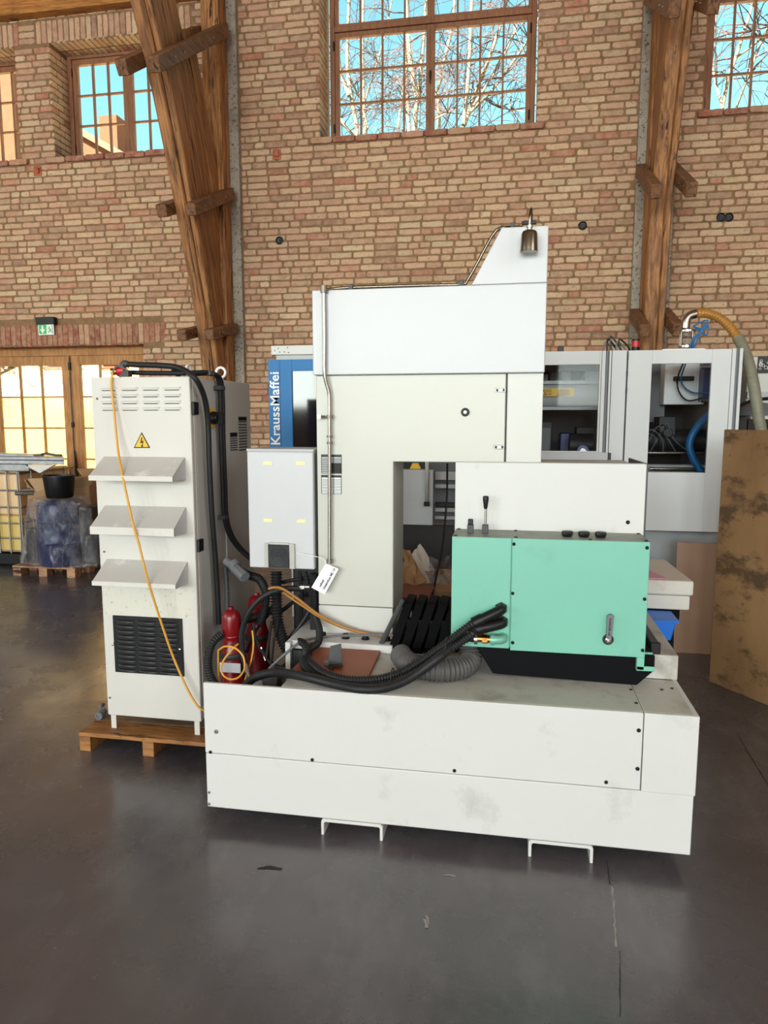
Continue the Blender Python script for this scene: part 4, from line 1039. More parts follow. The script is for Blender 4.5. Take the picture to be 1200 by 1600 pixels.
for c_ in range(3):
    for r_ in range(11):
        a = -1.80 + c_ * .106; louvre(a, a + .094, .625 - r_ * .0236, .014, .009, 'black', gr_)
CY = CY_
p = at(178, 1006, Y=CY); build('latch', MB().lathe([(.007, 0), (.006, -.010), (.002, -.012)], p, 'y', 12), 'steel', gr_)
p = at(282, 1014, Y=CY); build('latch', MB().lathe([(.007, 0), (.006, -.010), (.002, -.012)], p, 'y', 12), 'steel', gr_)
screw([(152, 623), (163, 862), (172, 1090)], CY, fd, .005, 'galv')
for (x0, x1, zt, zf, lip) in ((-1.822, -1.429, 1.390, 1.312, .022), (-1.829, -1.432, 1.167, 1.086, .034), (-1.833, -1.434, .918, .840, .020)):
    yo = 2.826
    h_ = build('vent_hood', MB().add([(x0, CY, zt), (x1, CY, zt), (x1, yo, zf), (x0, yo, zf), (x0, CY, zf - lip), (x1, CY, zf - lip), (x1, yo, zf - .004), (x0, yo, zf - .004)],
               [(0, 3, 2, 1), (1, 2, 6, 5), (0, 4, 7, 3), (4, 5, 6, 7), (2, 3, 7, 6), (0, 1, 5, 4)]), 'hood', fd, .002)
    box('hood_lip', x0 - .001, x1 + .001, yo - .003, yo + .004, zf - lip, zf + .001, 'hood_edge', h_, .001)
    build('hood_end', MB().add([(x1 + .001, CY, zt - .002), (x1 + .001, yo, zf - .002), (x1 + .001, yo, zf - lip), (x1 + .001, CY, zf - lip)], [(0, 1, 2, 3)]), 'cool', h_)
# speckled dirt around the grille: overspray on the lower door
box('dirty_zone', CX0 + .012, CX1 - .012, CY - .0006, CY, .655, .80, 'cabinet_low', fd)
# warning triangle with lightning arrow
t0, t1, t2 = at(221.5, 675, Y=CY), at(209, 700, Y=CY), at(235, 700, Y=CY)
cc = (t0 + t1 + t2) / 3
tri = build('warning_sign', MB().prism([(v.x, v.z) for v in (t0, t1, t2)], 'y', CY - .0015, CY), 'sign_black', fd, .004)
build('sign_field', MB().prism([((v.x - cc.x) * .80 + cc.x, (v.z - cc.z) * .80 + cc.z) for v in (t0, t1, t2)], 'y', CY - .0025, CY - .0015), 'yellow', tri, smooth=False)
s_ = .032
build('lightning_arrow', MB().prism([(cc.x + a * s_, cc.z + b * s_) for a, b in ((-.02, .72), (.16, .72), (.02, .18), (.34, .32), (.12, -.38), (.26, -.34), (.02, -.78), (-.12, -.28), (.02, -.34), (.10, -.02), (-.24, -.12))], 'y', CY - .0032, CY - .0025), 'sign_black', tri, smooth=False)
# right side: hinges, switch, type plates, seams
XS = CX1 + .004
for a, b in ((303, 638), (311, 852)):
    p = at(a, b, X=XS); build('hinge', MB().box(XS - .002, XS + .012, p.y - .022, p.y + .026, p.z - .028, p.z + .028), 'black', body, .003)
p = at(330, 653, X=XS)
sw = box('switch_plate', XS, XS + .004, p.y - .05, p.y + .035, p.z - .045, p.z + .045, 'yellow', body, .002)
build('rotary_switch', MB().lathe([(.030, .004), (.030, .02), (.024, .035), (.012, .04)], (XS, p.y, p.z), 'x', 20).box(XS + .035, XS + .06, p.y - .012, p.y + .012, p.z - .028, p.z + .028), 'black', sw)
for (a, b, c_, d_, n_) in ((372, 651, 386, 703, 12), (359, 676, 371, 703, 8)):
    p = at(a, b, X=XS + .004); q = at(c_, d_, X=XS + .004)
    pl2 = box('type_plate', XS + .003, XS + .005, p.y, q.y, q.z, p.z, 'light_grey', rear)
    for k in range(n_):
        zz = q.z + (p.z - q.z) * k / n_; build('plate_line', MB().box(XS + .005, XS + .006, p.y, q.y, zz, zz + (p.z - q.z) / n_ * .42), 'sign_black', pl2)
    build('plate_header', MB().box(XS + .005, XS + .006, p.y, q.y, p.z - .02, p.z), 'sign_black', pl2)
build('eye_bolt', MB().ring((XS - .03, 3.36, 1.785), 'y', .024, .0065, 28, 10).cyl((XS - .03, 3.36, 1.742), (XS - .03, 3.36, 1.762), .012, n=12), 'sign_white', cb)
build('eye_bolt', MB().ring((XS - .04, 3.02, 1.775), 'x', .02, .0055, 24, 8), 'sign_white', cb)
build('lifting_knob', MB().lathe([(.012, 0), (.012, .02), (.030, .028), (.032, .04), (.022, .046)], (-1.53, 3.12, 1.742), 'z', 20), 'black', cb)
p = at(357, 884, X=XS)
build('connector', MB().lathe([(.03, 0), (.03, .03), (.024, .035), (.024, .06)], p, 'x', 18), 'mid_grey', cb)
cn = at(366, 886, Y=3.10); cm = at(383, 902, Y=3.05)
build('cable_gland', MB().cyl(at(353, 876, Y=3.12), cn, .020, n=16).cyl(cn, cm, .026, n=8).cyl(at(364, 880, Y=3.11), at(369, 886, Y=3.10), .029, n=18), 'mid_grey', cb)
ribbed('side_conduit', px([(352, 885, 3.16), (354, 910, 3.14), (355, 947, 3.12), (356, 980, 3.1)]), .0125, 'dark_grey', cb, .010, .16)
ribbed('corrugated_conduit', px([(347, 990, 2.90), (332, 1005, 2.86), (325, 1030, 2.84), (328, 1055, 2.84), (340, 1075, 2.86)]), .020, 'rubber', cb, .011, .18)
# black mains cables running over the top and down the side
mcab = thing('mains_cable', 'thick black mains cable with a red plug draped over the cabinet', 'cable', (-1.68, 3.0, 1.745))
pts = px([(196, 569, 2.99), (215, 570, 2.99), (250, 571, 2.99), (280, 575, 2.99)]) + [at(304, 590, X=-1.36), at(319, 620, X=-1.355), at(325, 660, X=-1.36), at(327, 720, X=-1.362), at(331, 800, X=-1.364), at(337, 880, X=-1.366), at(340, 930, X=-1.366), at(342, 975, X=-1.366)]
build('cable', MB().tube(crom(pts, .02), .0125, 12), 'rubber', mcab)
p = at(187, 580, Y=2.99)
build('plug', MB().cyl((p.x - .012, 2.985, 1.748 + .022), (p.x + .018, 2.995, 1.748 + .026), .023, n=18), 'red_plastic', mcab)
build('plug_pins', MB().cyl((p.x - .035, 2.98, 1.768), (p.x - .01, 2.985, 1.770), .016, n=14), 'brass', mcab)
build('plug_boot', MB().box(p.x + .004, p.x + .05, 2.975, 3.01, 1.746, 1.772).tube(crom([(p.x + .018, 2.99, 1.772), (p.x + .016, 2.99, 1.80), (p.x + .03, 2.99, 1.806), at(200, 570, Y=2.99)], .01), .014, 12), 'dark_grey', mcab, .003)
mc2 = thing('control_cable', 'pair of black control cables clipped to the side of the cabinet', 'cable', (-1.4, 3.2, 1.0))
pts = px([(200, 582, 3.03), (240, 583, 3.03), (290, 583, 3.03)]) + [at(325, 582, X=-1.375), at(340, 590, X=-1.372), at(344, 620, X=-1.372), at(345, 680, X=-1.372), at(348, 760, X=-1.372), at(350, 805, X=-1.372), at(358, 835, X=-1.36), at(374, 858, X=-1.33), at(392, 874, X=-1.28)]
build('cable', MB().tube(crom(pts, .02), .0105, 12), 'rubber', mc2)
build('cable', MB().tube(crom([v + Vector((.004, .022, -.004)) for v in pts[2:]], .02), .0105, 12), 'rubber', mc2)
for a, b in ((343, 606), (349, 808), (327, 583)):
    p = at(a, b, X=-1.372); build('clip', MB().box(p.x - .022, p.x + .014, p.y - .016, p.y + .038, p.z - .010, p.z + .010), 'dark_grey', mc2, .002)
yc = thing('yellow_cable', 'ochre yellow cable hanging down the front of the control cabinet', 'cable', (-1.7, 2.9, 1.0))
pts = [Vector((-1.70, 2.985, 1.77)), at(184, 572, Y=2.965), at(176, 582, Y=2.943)] + px([(174, 600, 2.935), (178, 640, 2.925), (184, 700, 2.90), (190, 735, 2.84), (196, 765, 2.815), (208, 820, 2.810), (217, 850, 2.81), (228, 895, 2.81), (238, 930, 2.83), (256, 985, 2.87), (272, 1030, 2.90), (292, 1075, 2.90), (305, 1098, 2.90), (312, 1106, 2.90), (322, 1112, 2.92)])
build('jacket', MB().tube(crom(pts[2:], .02), .0052, 10), 'yellow_cable', yc)
build('grey_lead', MB().tube(crom(pts[:4], .01), .0042, 8), 'mid_grey', yc)
# pallet
pa = thing('pallet', 'worn wooden pallet under the control cabinet', 'pallet', (-1.65, 3.3, 0))
for k in range(6):
    y0 = 2.885 + k * .155; box('deck_board', -1.984, -1.22, y0, y0 + .149, .073, .0925, 'pallet' if k == 0 else 'pallet_top', pa, .002)
for x_ in (-1.984, -1.662, -1.30): box('stringer', x_, x_ + .056, 2.888, 3.80, 0, .073, 'pallet', pa, .002)
g = thing('grey_clamp', 'small grey pipe clamp lying on the pallet corner beside the cabinet', 'clamp', tuple(at(160, 1118, Z=.0925)))
p = at(160, 1118, Z=.10)
build('ring', MB().tube([p + Vector((0, -.03, .008)), p + Vector((.0, .02, .02))], [.02, .016], 12).ring(p + Vector((0, -.03, .010)), 'y', .016, .005, 16, 6), 'mid_grey', g)
build('arm', MB().tube(crom([p + Vector((-.01, .01, .015)), p + Vector((-.03, .04, .03)), p + Vector((-.045, .08, .02))], .01), .010, 8), 'mid_grey', g)
# ================================================================== BACKGROUND: MOULDING MACHINE
im = thing('moulding_machine', 'large white and blue injection moulding machine behind the eroding machine', 'machine', (.0, 5.6, 0))
YG = 5.0
def framed(name, x0, x1, z0, z1, hx0, hx1, hz0, hz1, y, mat, th=.03):
    mb = MB().box(x0, hx0, y, y + th, z0, z1).box(hx1, x1, y, y + th, z0, z1).box(hx0, hx1, y, y + th, z0, hz0).box(hx0, hx1, y, y + th, hz1, z1)
    return build(name, mb, mat, im, .002, smooth=False)
gd = framed('guard_door', .742, 1.380, .812, 2.010, .892, 1.262, 1.208, 1.921, YG, 'guard')
g2 = framed('guard_door', -.40, .572, 1.285, 2.012, -.30, .560, 1.345, 1.922, YG, 'guard')
build('pane', MB().box(.892, 1.262, YG + .012, YG + .016, 1.208, 1.921), 'guard_glass', gd)
build('pane', MB().box(-.30, .560, YG + .012, YG + .016, 1.345, 1.922), 'guard_glass', g2)
for a, b, y, m_ in ((.574, .598, .0, 'guard'), (.600, .618, .01, 'mid_grey'), (.620, .634, -.008, 'guard'), (.638, .732, .0, 'guard'), (1.382, 1.405, -.005, 'guard'), (1.407, 1.424, .01, 'mid_grey'), (1.426, 1.445, -.01, 'guard')):
    box('guard_post', a, b, YG + y, YG + .06, .812, 2.012, m_, im, .002)
box('gap_seal', .732, .742, YG + .02, YG + .05, .812, 2.0, 'black', im)
for zz in (1.97, 1.86, 1.75): box('hinge', .731, .741, YG - .006, YG + .02, zz - .018, zz + .018, 'black', im)
box('sill_rail', -.40, .632, YG - .03, YG + .03, 1.283, 1.338, 'light_grey', im, .003)
box('rail_end', .634, .652, YG - .032, YG + .0, 1.27, 1.336, 'black', im)
box('machine_roof', -.40, .74, YG + .06, 6.9, 1.98, 2.0, 'light_grey', im)
box('machine_roof', .95, 1.26, YG + .06, YG + .42, 1.98, 2.0, 'light_grey', im)
box('lower_housing', .0, 1.50, 5.26, 6.9, 0, .815, 'light_grey', im, .004)
box('lower_housing', -1.7, .0, 5.30, 6.9, 0, .60, 'light_grey', im, .004)
box('inner_back', -.40, 1.44, 6.55, 6.6, .815, 1.98, 'dark_goods', im)
box('inner_floor', -.40, 1.44, 5.06, 6.55, .80, .83, 'iron', im)
# left bay contents
build('clamp_barrel', MB().cyl((-.35, 5.5, 1.738), (.66, 5.5, 1.738), .105, n=28), 'light_grey', im)
build('barrel_band', MB().box(-.35, .66, 5.385, 5.42, 1.815, 1.838).box(-.35, .66, 5.385, 5.42, 1.628, 1.65), 'light_grey', im)
a = at(848, 607, Y=5.37); b = at(897, 619, Y=5.37)
ws = box('warning_strip', a.x - .12, b.x, 5.365, 5.372, b.z, a.z, 'yellow', im)
for k in range(4):
    for o_ in (.035, .16): build('print_line', MB().box(b.x - o_ - .075, b.x - o_ + .0, 5.3635, 5.365, b.z + .010 + k * .011, b.z + .014 + k * .011), 'sign_black', ws, smooth=False)
for pxx in (848, 876):
    p = at(pxx, 613, Y=5.365)
    tr2 = build('warning_triangle', MB().prism([(p.x - .026, p.z - .022), (p.x + .026, p.z - .022), (p.x, p.z + .026)], 'y', 5.362, 5.365), 'sign_black', ws)
    build('triangle_field', MB().prism([(p.x - .017, p.z - .016), (p.x + .017, p.z - .016), (p.x, p.z + .016)], 'y', 5.360, 5.362), 'yellow', tr2, smooth=False)
    build('exclamation', MB().box(p.x - .0025, p.x + .0025, 5.358, 5.360, p.z - .006, p.z + .009).box(p.x - .0025, p.x + .0025, 5.358, 5.360, p.z - .013, p.z - .009), 'sign_black', tr2, smooth=False)
for (x0, x1, z0, z1, y, m_) in ((-.30, .27, 1.79, 1.92, 5.9, 'light_grey'), (.28, .36, 1.77, 1.93, 5.85, 'mid_grey'), (.37, .44, 1.77, 1.93, 5.85, 'light_grey'), (.45, .53, 1.77, 1.93, 5.84, 'mid_grey'), (.54, .66, 1.77, 1.93, 5.8, 'light_grey'), (-.2, .30, 1.15, 1.54, 5.7, 'dark_grey'), (.20, .29, 1.20, 1.50, 5.62, 'mid_grey'), (.38, .48, 1.25, 1.45, 5.95, 'navy'), (.50, .70, 1.22, 1.50, 5.9, 'iron')):
    box('inner_unit', x0, x1, y, y + .2, z0, z1, m_, im, .006)
build('inner_motor', MB().cyl((.44, 5.8, 1.36), (.62, 5.8, 1.36), .09, n=20), 'iron', im)
hose('inner_cable', [(.27, 5.8, 1.79), (.31, 5.78, 1.815), (.37, 5.8, 1.79)], .006, 'black', im, 6)
p = at(911, 703, Y=YG - .002)
build('blue_sticker', MB().prism([(p.x + .04 * math.cos(k * math.pi / 16), p.z - .014 + .045 * math.sin(k * math.pi / 16)) for k in range(17)], 'y', YG + .008, YG + .012), 'navy', g2, smooth=False)
build('sticker_mark', MB().prism([(p.x - .02, p.z - .008), (p.x + .028, p.z - .012), (p.x + .01, p.z + .008), (p.x - .008, p.z + .012)], 'y', YG + .006, YG + .008), 'sign_white', g2, smooth=False)
# right bay contents
def unit(name, a, b, Y, d_, m_, bev=.006):
    p, q = at(*a, Y=Y), at(*b, Y=Y); return box(name, p.x, q.x, Y, Y + d_, q.z, p.z, m_, im, bev)
unit('inner_unit', (1040, 560), (1100, 632), 5.75, .2, 'sign_white'); unit('inner_unit', (1018, 560), (1038, 660), 5.9, .3, 'mid_grey'); unit('inner_unit', (1101, 560), (1116, 627), 5.62, .2, 'navy')
unit('cable_bridge', (1053, 588), (1085, 595), 5.72, .03, 'iron')
for yy in (574, 626): p = at(1104, yy, Y=5.58); build('pin', MB().cyl(p + Vector((-.04, 0, 0)), p + Vector((.05, 0, 0)), .013, n=12), 'steel', im)
hose('inner_cable', px([(1068, 566, 5.70), (1059, 590, 5.68), (1060, 610, 5.67), (1072, 625, 5.66), (1090, 624, 5.64), (1110, 614, 5.6)]), .006, 'black', im, 8)
hose('inner_cable', px([(1072, 566, 5.70), (1064, 592, 5.68), (1070, 606, 5.67), (1085, 614, 5.66), (1108, 614, 5.6)]), .006, 'hose_blue', im, 8)
box('end_wall', 1.44, 1.46, YG + .06, 6.9, .815, 2.0, 'mid_grey', im)
build('plasticising_barrel', MB().cyl((.80, 5.75, 1.40), (1.42, 5.75, 1.40), .085, n=24), 'iron', im)
build('nozzle_unit', MB().box(1.08, 1.20, 5.66, 5.86, 1.44, 1.58).cyl((1.14, 5.62, 1.46), (1.14, 5.70, 1.46), .035, n=14), 'iron', im, .005)
build('tie_bar', MB().cyl((.80, 5.45, 1.318), (1.42, 5.45, 1.318), .009, n=10).cyl((.98, 5.4, 1.205), (1.42, 5.4, 1.205), .012, n=10), 'steel', im)
box('slide_rail', .82, 1.42, 5.5, 5.6, 1.15, 1.23, 'light_grey', im, .004)
for k in range(7):
    z_ = 1.42 + .02 * k; hose('inner_cable', [(.88 + .03 * k, 5.66, 1.38), (.95 + .03 * k, 5.64, 1.46 + .012 * k), (1.06 + .02 * k, 5.64, 1.42), (1.02 + .05 * k, 5.66, 1.3)], .004, 'black' if k % 2 else 'mid_grey', im, 6)
hose('blue_hose', px([(1116, 645, 5.4), (1100, 655, 5.38), (1084, 675, 5.36), (1077, 695, 5.36), (1082, 715, 5.36), (1094, 735, 5.36), (1104, 755, 5.36)]), .026, 'hose_blue', im, 14)
# blue front at the left end with the maker's lettering
bf = build('blue_front', MB().box(-1.753, -1.668, YG, YG + .5, .55, 1.986).box(-1.665, -1.575, YG, YG + .06, .55, 1.986).box(-1.575, -.95, YG, YG + .06, 1.905, 1.986).box(-1.575, -.95, YG, YG + .06, .55, 1.18).box(-1.05, -.95, YG, YG + .06, 1.18, 1.905), 'blue', im, .002, smooth=False)
box('seam', -1.6685, -1.6645, YG - .001, YG + .02, .55, 1.986, 'navy', bf)
box('dark_pane', -1.575, -1.05, YG + .012, YG + .018, 1.18, 1.905, 'dark_window', bf)
text('maker_lettering', 'KraussMaffei', .098, at(437.5, 696, Y=YG - .002), (0, 0, 1), (-1, 0, 0), 'sign_white', bf, .0012, .0008, fit=at(430, 584, Y=YG).z - at(430, 697, Y=YG).z)
tb = box('top_beam', -1.722, -.60, YG - .02, YG + .22, 2.018, 2.083, 'white', im, .003)
for dx, dz in ((.03, .03), (.055, .045), (.065, .02), (.1, .02), (.125, .05), (.13, .015)): build('bolt_hole', MB().cyl((-1.722 + dx, YG - .0215, 2.018 + dz), (-1.722 + dx, YG - .019, 2.018 + dz), .0045, n=8), 'dark_grey', tb)
box('top_plinth', -1.69, -.60, YG + .0, YG + .25, 1.986, 2.018, 'light_grey', im)
# part seen through the throat of the eroding machine
tpn = box('inner_panel', -.80, -.542, YG - .06, YG - .03, .818, 1.21, 'light_grey', im, .003)
box('warning_bar', -.80, -.60, YG - .03, YG - .0, 1.215, 1.27, 'black', im)
p = at(649, 728, Y=YG - .035); build('warning_triangle', MB().prism([(p.x - .04, p.z - .02), (p.x + .04, p.z - .02), (p.x + .02, p.z + .02), (p.x - .02, p.z + .02)], 'y', YG - .034, YG - .03), 'yellow', im, smooth=False)
build('profile_rod', MB().box(-.595, -.570, YG - .085, YG - .062, .985, 1.35), 'steel', im, .003)
box('rod_foot', -.602, -.563, YG - .09, YG - .06, .955, .985, 'black', im, .003)
for z0, z1, m_ in ((1.13, 1.19, 'light_grey'), (1.07, 1.10, 'light_grey'), (.94, .965, 'iron'), (.90, .93, 'light_grey'), (.845, .87, 'light_grey')): box('bed_rail', -.54, .1, YG + .05, YG + .12, z0, z1, m_, im, .003)
box('bed_back', -.95, .74, YG + .14, YG + .2, .80, 1.28, 'mid_grey', im)
box('lower_front', -1.0, .74, YG + .06, YG + .1, .0, .80, 'dark_goods', im)
hose('hanging_cable', px([(699, 724, 4.2), (698, 780, 4.2), (692, 850, 4.1), (682, 900, 4.0), (672, 945, 3.9)]), .006, 'black', im, 8)
# roof fittings
for pxx in (876,): p = at(pxx, 546, Y=YG + .1); box('roof_catch', p.x - .02, p.x + .02, p.y - .02, p.y + .02, 2.0, p.z + .02, 'iron', im, .003)
for k in range(5):
    p = at(942 + k * 7, 546, Y=YG + .15)
    hose('roof_cable', [p + Vector((0, 0, -.02)), p + Vector((random.uniform(-.03, .03), 0, .05 + .02 * (k % 3))), p + Vector((.05, .02, .02)), p + Vector((.07, .02, -.02))], .006, ('mid_grey', 'black', 'dark_grey')[k % 3], im, 6)
bc = thing('signal_beacon', 'red signal beacon on the moulding machine roof', 'beacon', tuple(at(993, 548, Y=YG + .15)))
p = at(993, 547, Y=YG + .15)
build('foot', MB().cyl((p.x, p.y, 2.0), (p.x, p.y, 2.045), .026, n=18), 'black', bc); build('lens', MB().cyl((p.x, p.y, 2.045), (p.x, p.y, 2.085), .024, n=18), 'red_plastic', bc); build('cap', MB().cyl((p.x, p.y, 2.085), (p.x, p.y, 2.098), .025, n=18), 'black', bc)
b2_ = box('red_cap', 1.155, 1.225, YG + .2, YG + .27, 2.0, 2.03, 'red_plastic', im, .006)
# vacuum loader and conveying hose
vl = thing('vacuum_loader', 'stainless vacuum loader with elbow pipe on the machine roof', 'loader', (1.10, YG + .22, 2.0))
p = at(1075, 542, Y=YG + .2)
box('base_plate', 0.975, 1.24, YG + .1, YG + .36, 2.003, 2.025, 'sign_white', vl, .002)
zc0 = at(1075, 541, Y=YG + .2).z; zc1 = at(1075, 516, Y=YG + .2).z
x_ = at(1073, 530, Y=YG + .2).x
build('sight_glass', MB().lathe([(.047, zc0 + .0), (.047, zc1 - .01)], (x_, YG + .2, 0), 'z', 24), 'guard_glass', vl)
build('end_ring', MB().lathe([(.052, zc0 - .01), (.052, zc0 + .004)], (x_, YG + .2, 0), 'z', 24), 'steel', vl)
build('end_ring', MB().lathe([(.056, zc1 - .012), (.056, zc1), (.03, zc1 + .012)], (x_, YG + .2, 0), 'z', 24), 'steel', vl)
for k in range(4):
    a_ = .6 + k * math.pi / 2; build('stay_rod', MB().cyl((x_ + .05 * math.cos(a_), YG + .2 + .05 * math.sin(a_), zc0), (x_ + .05 * math.cos(a_), YG + .2 + .05 * math.sin(a_), zc1), .006, n=8), 'steel', vl)
text('loader_print', 'HELIOS', .028, Vector((x_ - .034, YG + .2 - .049, zc0 + (zc1 - zc0) * .42)), (1, 0, 0), (0, 0, 1), 'ink', vl, .0006, .0005, fit=.068)
e_ = px([(1071, 513, YG + .2), (1072, 503, YG + .2), (1077, 494, YG + .2), (1088, 490, YG + .2)])
build('elbow_pipe', MB().tube(crom(e_, .01), .029, 16), 'steel', vl)
for k in range(3): hose('blue_line', px([(1078 + k * 3, 546, YG + .15), (1082 + k * 4, 530, YG + .13), (1100 + k * 2, 515 - 6 * k, YG + .13), (1106, 500 + 10 * k, YG + .13), (1092 + k * 4, 505 + 9 * k, YG + .13), (1083, 510, YG + .15)]), .0055, 'hose_blue', vl, 6)
ch = thing('conveying_hose', 'ribbed amber and grey conveying hose curving down from the loader', 'hose', tuple(at(1195, 670, Y=YG)))
hp = px([(1088, 490, YG + .2), (1105, 490, YG + .2), (1124, 497, YG + .19), (1140, 511, YG + .18), (1154, 530, YG + .17)])
ribbed('amber_section', hp, .032, 'orange_tube', ch, .020, .14, 16)
hp = px([(1153, 528, YG + .17), (1162, 545, YG + .12), (1172, 575, YG + .05), (1179, 610, YG + .0), (1185, 650, YG - .02), (1190, 690, YG - .02)]) + [Vector((1.60, 4.98, 1.0)), Vector((1.62, 5.0, .2))]
ribbed('grey_section', hp, .036, 'dark_grey' if False else 'grey_green', ch, .030, .04, 16) if 'grey_green' in MAT else None
# white device at the right edge
dv_ = thing('granulate_dryer', 'white moulded device behind the hose at the right edge', 'machine', (2.0, 5.9, 0))
dz = at(1180, 557, Y=5.7).z
box('housing', 1.69, 2.7, 5.7, 6.5, .9, dz, 'white', dv_, .01)
box('housing_band', 1.685, 2.7, 5.66, 5.70, at(1180, 622, Y=5.66).z, at(1180, 612, Y=5.66).z, 'light_grey', dv_)
box('lower_housing', 1.66, 2.7, 5.45, 6.5, .0, at(1180, 645, Y=5.45).z, 'white', dv_, .03)
a = at(1185, 557, Y=5.69); b = at(1206, 583, Y=5.69)
sk = box('black_sticker', a.x, b.x, 5.69, 5.70, b.z, a.z, 'sign_black', dv_)
for k in range(12):
    xx = random.uniform(a.x + .01, b.x - .01); zz = random.uniform(b.z + .01, a.z - .01); build('sticker_mark', MB().ring((xx, 5.689, zz), 'y', random.uniform(.006, .014), .0015, 10, 4), 'sign_white', sk)
hose('dark_trim', [at(1146, 641, Y=5.42), at(1160, 632, Y=5.42), at(1180, 625, Y=5.42), at(1210, 622, Y=5.42)], .012, 'black', dv_, 8)
build('inlet_cowl', MB().lathe([(.16, 0), (.13, .05), (.06, .09)], (at(1185, 645, Y=5.6).x, 5.6, at(1185, 645, Y=5.6).z - .02), 'z', 24), 'mid_grey', dv_)
box('display', at(1168, 655, Y=5.44).x, 2.3, 5.43, 5.45, 1.25, at(1168, 655, Y=5.44).z, 'dark_window', dv_, .004)
# ------------------------------------------------------------------ boards, foam blocks, crate on the right
pb = build('plywood_panel', MB().prism([(1.190, 4.372), (1.93, 3.27), (1.951, 3.284), (1.211, 4.386)], 'z', 0, 1.50), 'plywood', None, .002, label='large stained plywood panel standing on edge at the right', cat='panel')
hb = build('hardboard_sheet', MB().prism([(1.10, 0), (1.36, 0), (1.36, .752), (1.085, .752)], 'y', 4.905, 4.918), 'hardboard', None, .001, label='tan hardboard sheet leaning behind the plywood panel', cat='board')
tt = thing('work_trestle', 'dark low stand carrying the off-white foam slabs', 'stand', (.75, 4.1, 0))
box('stand_top', .30, .90, 3.92, 4.5, .49, .5495, 'black_metal', tt, .004)
for x_ in (.32, .84):
    for y_ in (3.95, 4.44): box('leg', x_, x_ + .04, y_, y_ + .04, 0, .49, 'black_metal', tt)
box('back_panel', .36, .86, 4.40, 4.43, .05, .48, 'black_metal', tt)
build('foam_slab', MB().box(.20, .944, 3.90, 4.5, .5505, .6285), 'foam', None, .008, label='lower of the two off-white foam slabs beside the mint box', cat='slab', group='off-white foam slabs')
build('foam_slab', MB().prism([(.20, 3.885), (.956, 3.885), (.935, 4.5), (.20, 4.5)], 'z', .632, .711), 'foam', None, .010, label='upper off-white foam slab carrying the pink sheet', cat='slab', group='off-white foam slabs')
build('pink_sheet', MB().prism([(.50, 3.92), (.83, 3.92), (.70, 4.42), (.50, 4.42)], 'z', .7118, .7150), 'pink', None, label='pink sheet in a clear sleeve on the upper foam slab', cat='sheet')
cr_ = thing('blue_crate', 'bright blue plastic crate under the foam slabs', 'crate', (.72, 3.80, 0))
build('crate_body', MB().add([(.60, 3.70, .44), (.815, 3.70, .44), (.835, 3.70, .535), (.60, 3.70, .535), (.60, 3.89, .44), (.815, 3.89, .44), (.845, 3.89, .535), (.60, 3.89, .535)], [(0, 1, 2, 3), (4, 7, 6, 5), (0, 4, 5, 1), (1, 5, 6, 2), (2, 6, 7, 3), (3, 7, 4, 0)]), 'crate_blue', cr_, .006)
box('crate_stand', .60, .80, 3.71, 3.88, 0, .44, 'black_metal', cr_)
box('crate_rim', .59, .85, 3.695, 3.895, .532, .545, 'crate_blue', cr_, .002)
# ------------------------------------------------------------------ bench with paper and film seen through the throat
bn = thing('packing_bench', 'pale packing bench seen through the throat of the machine', 'bench', (-.55, 4.2, 0))
zt_ = at(660, 921, Y=4.0).z
box('bench_top', -1.2, -.25, 4.0, 4.6, zt_ - .04, zt_, 'card_light', bn, .004)
for k in range(3):
    a = -1.15 + k * .3; dr_ = box('drawer', a, a + .29, 4.02, 4.5, zt_ - .18, zt_ - .045, 'mid_grey', bn, .004)
    box('drawer_handle', a + .1, a + .19, 4.005, 4.02, zt_ - .12, zt_ - .105, 'dark_grey', dr_)
for x_ in (-1.15, -.32): box('leg', x_, x_ + .05, 4.05, 4.55, 0, zt_ - .18, 'mid_grey', bn)
def crumple(name, pts, lab, cat, mat, seed, amp=.02, th=.004):
    R = random.Random(seed); vs = []; fs = []; n_ = 7
    P = [Vector(p) for p in pts]
    for i in range(n_):
        for j in range(n_):
            u, v = i / (n_ - 1), j / (n_ - 1)
            q = (P[0] * (1 - u) + P[1] * u) * (1 - v) + (P[3] * (1 - u) + P[2] * u) * v
            vs.append(q + Vector((R.uniform(-amp, amp) * .5, R.uniform(-amp, amp), R.uniform(0, amp))))
    for i in range(n_ - 1):
        for j in range(n_ - 1): fs.append((i * n_ + j, (i + 1) * n_ + j, (i + 1) * n_ + j + 1, i * n_ + j + 1))
    o = build(name, MB().add(vs, fs), mat, None, smooth=False, label=lab, cat=cat)
    m_ = o.modifiers.new('thick', 'SOLIDIFY'); m_.thickness = th
    return o
B_ = lambda a, b, y: at(a, b, Y=y)
crumple('paper_sheet', [B_(630, 916, 4.05), B_(668, 916, 4.08), B_(645, 870, 4.25), B_(630, 862, 4.3)], 'crumpled brown packing paper on the bench', 'paper', 'card_light', 3, .025)
crumple('paper_sheet', [B_(655, 912, 4.12), B_(690, 912, 4.15), B_(657, 850, 4.35), B_(640, 872, 4.35)], 'upright pale sheet leaning behind the brown paper', 'paper', 'foam', 4, .008)
crumple('film_bag', [B_(668, 917, 4.03), B_(706, 918, 4.05), B_(704, 882, 4.2), B_(672, 880, 4.2)], 'clear film bag heaped beside the brown paper', 'bag', 'film', 5, .05)
box('bench_board', -1.05, -.42, 3.66, 3.95, .60, .615, 'board', None, .002, label='reddish board end seen behind the column leg', cat='board')
box('board_stool', -.98, -.5, 3.68, 3.92, 0, .599, 'dark_goods', None, .004, label='dark box under the reddish board behind the column', cat='box')
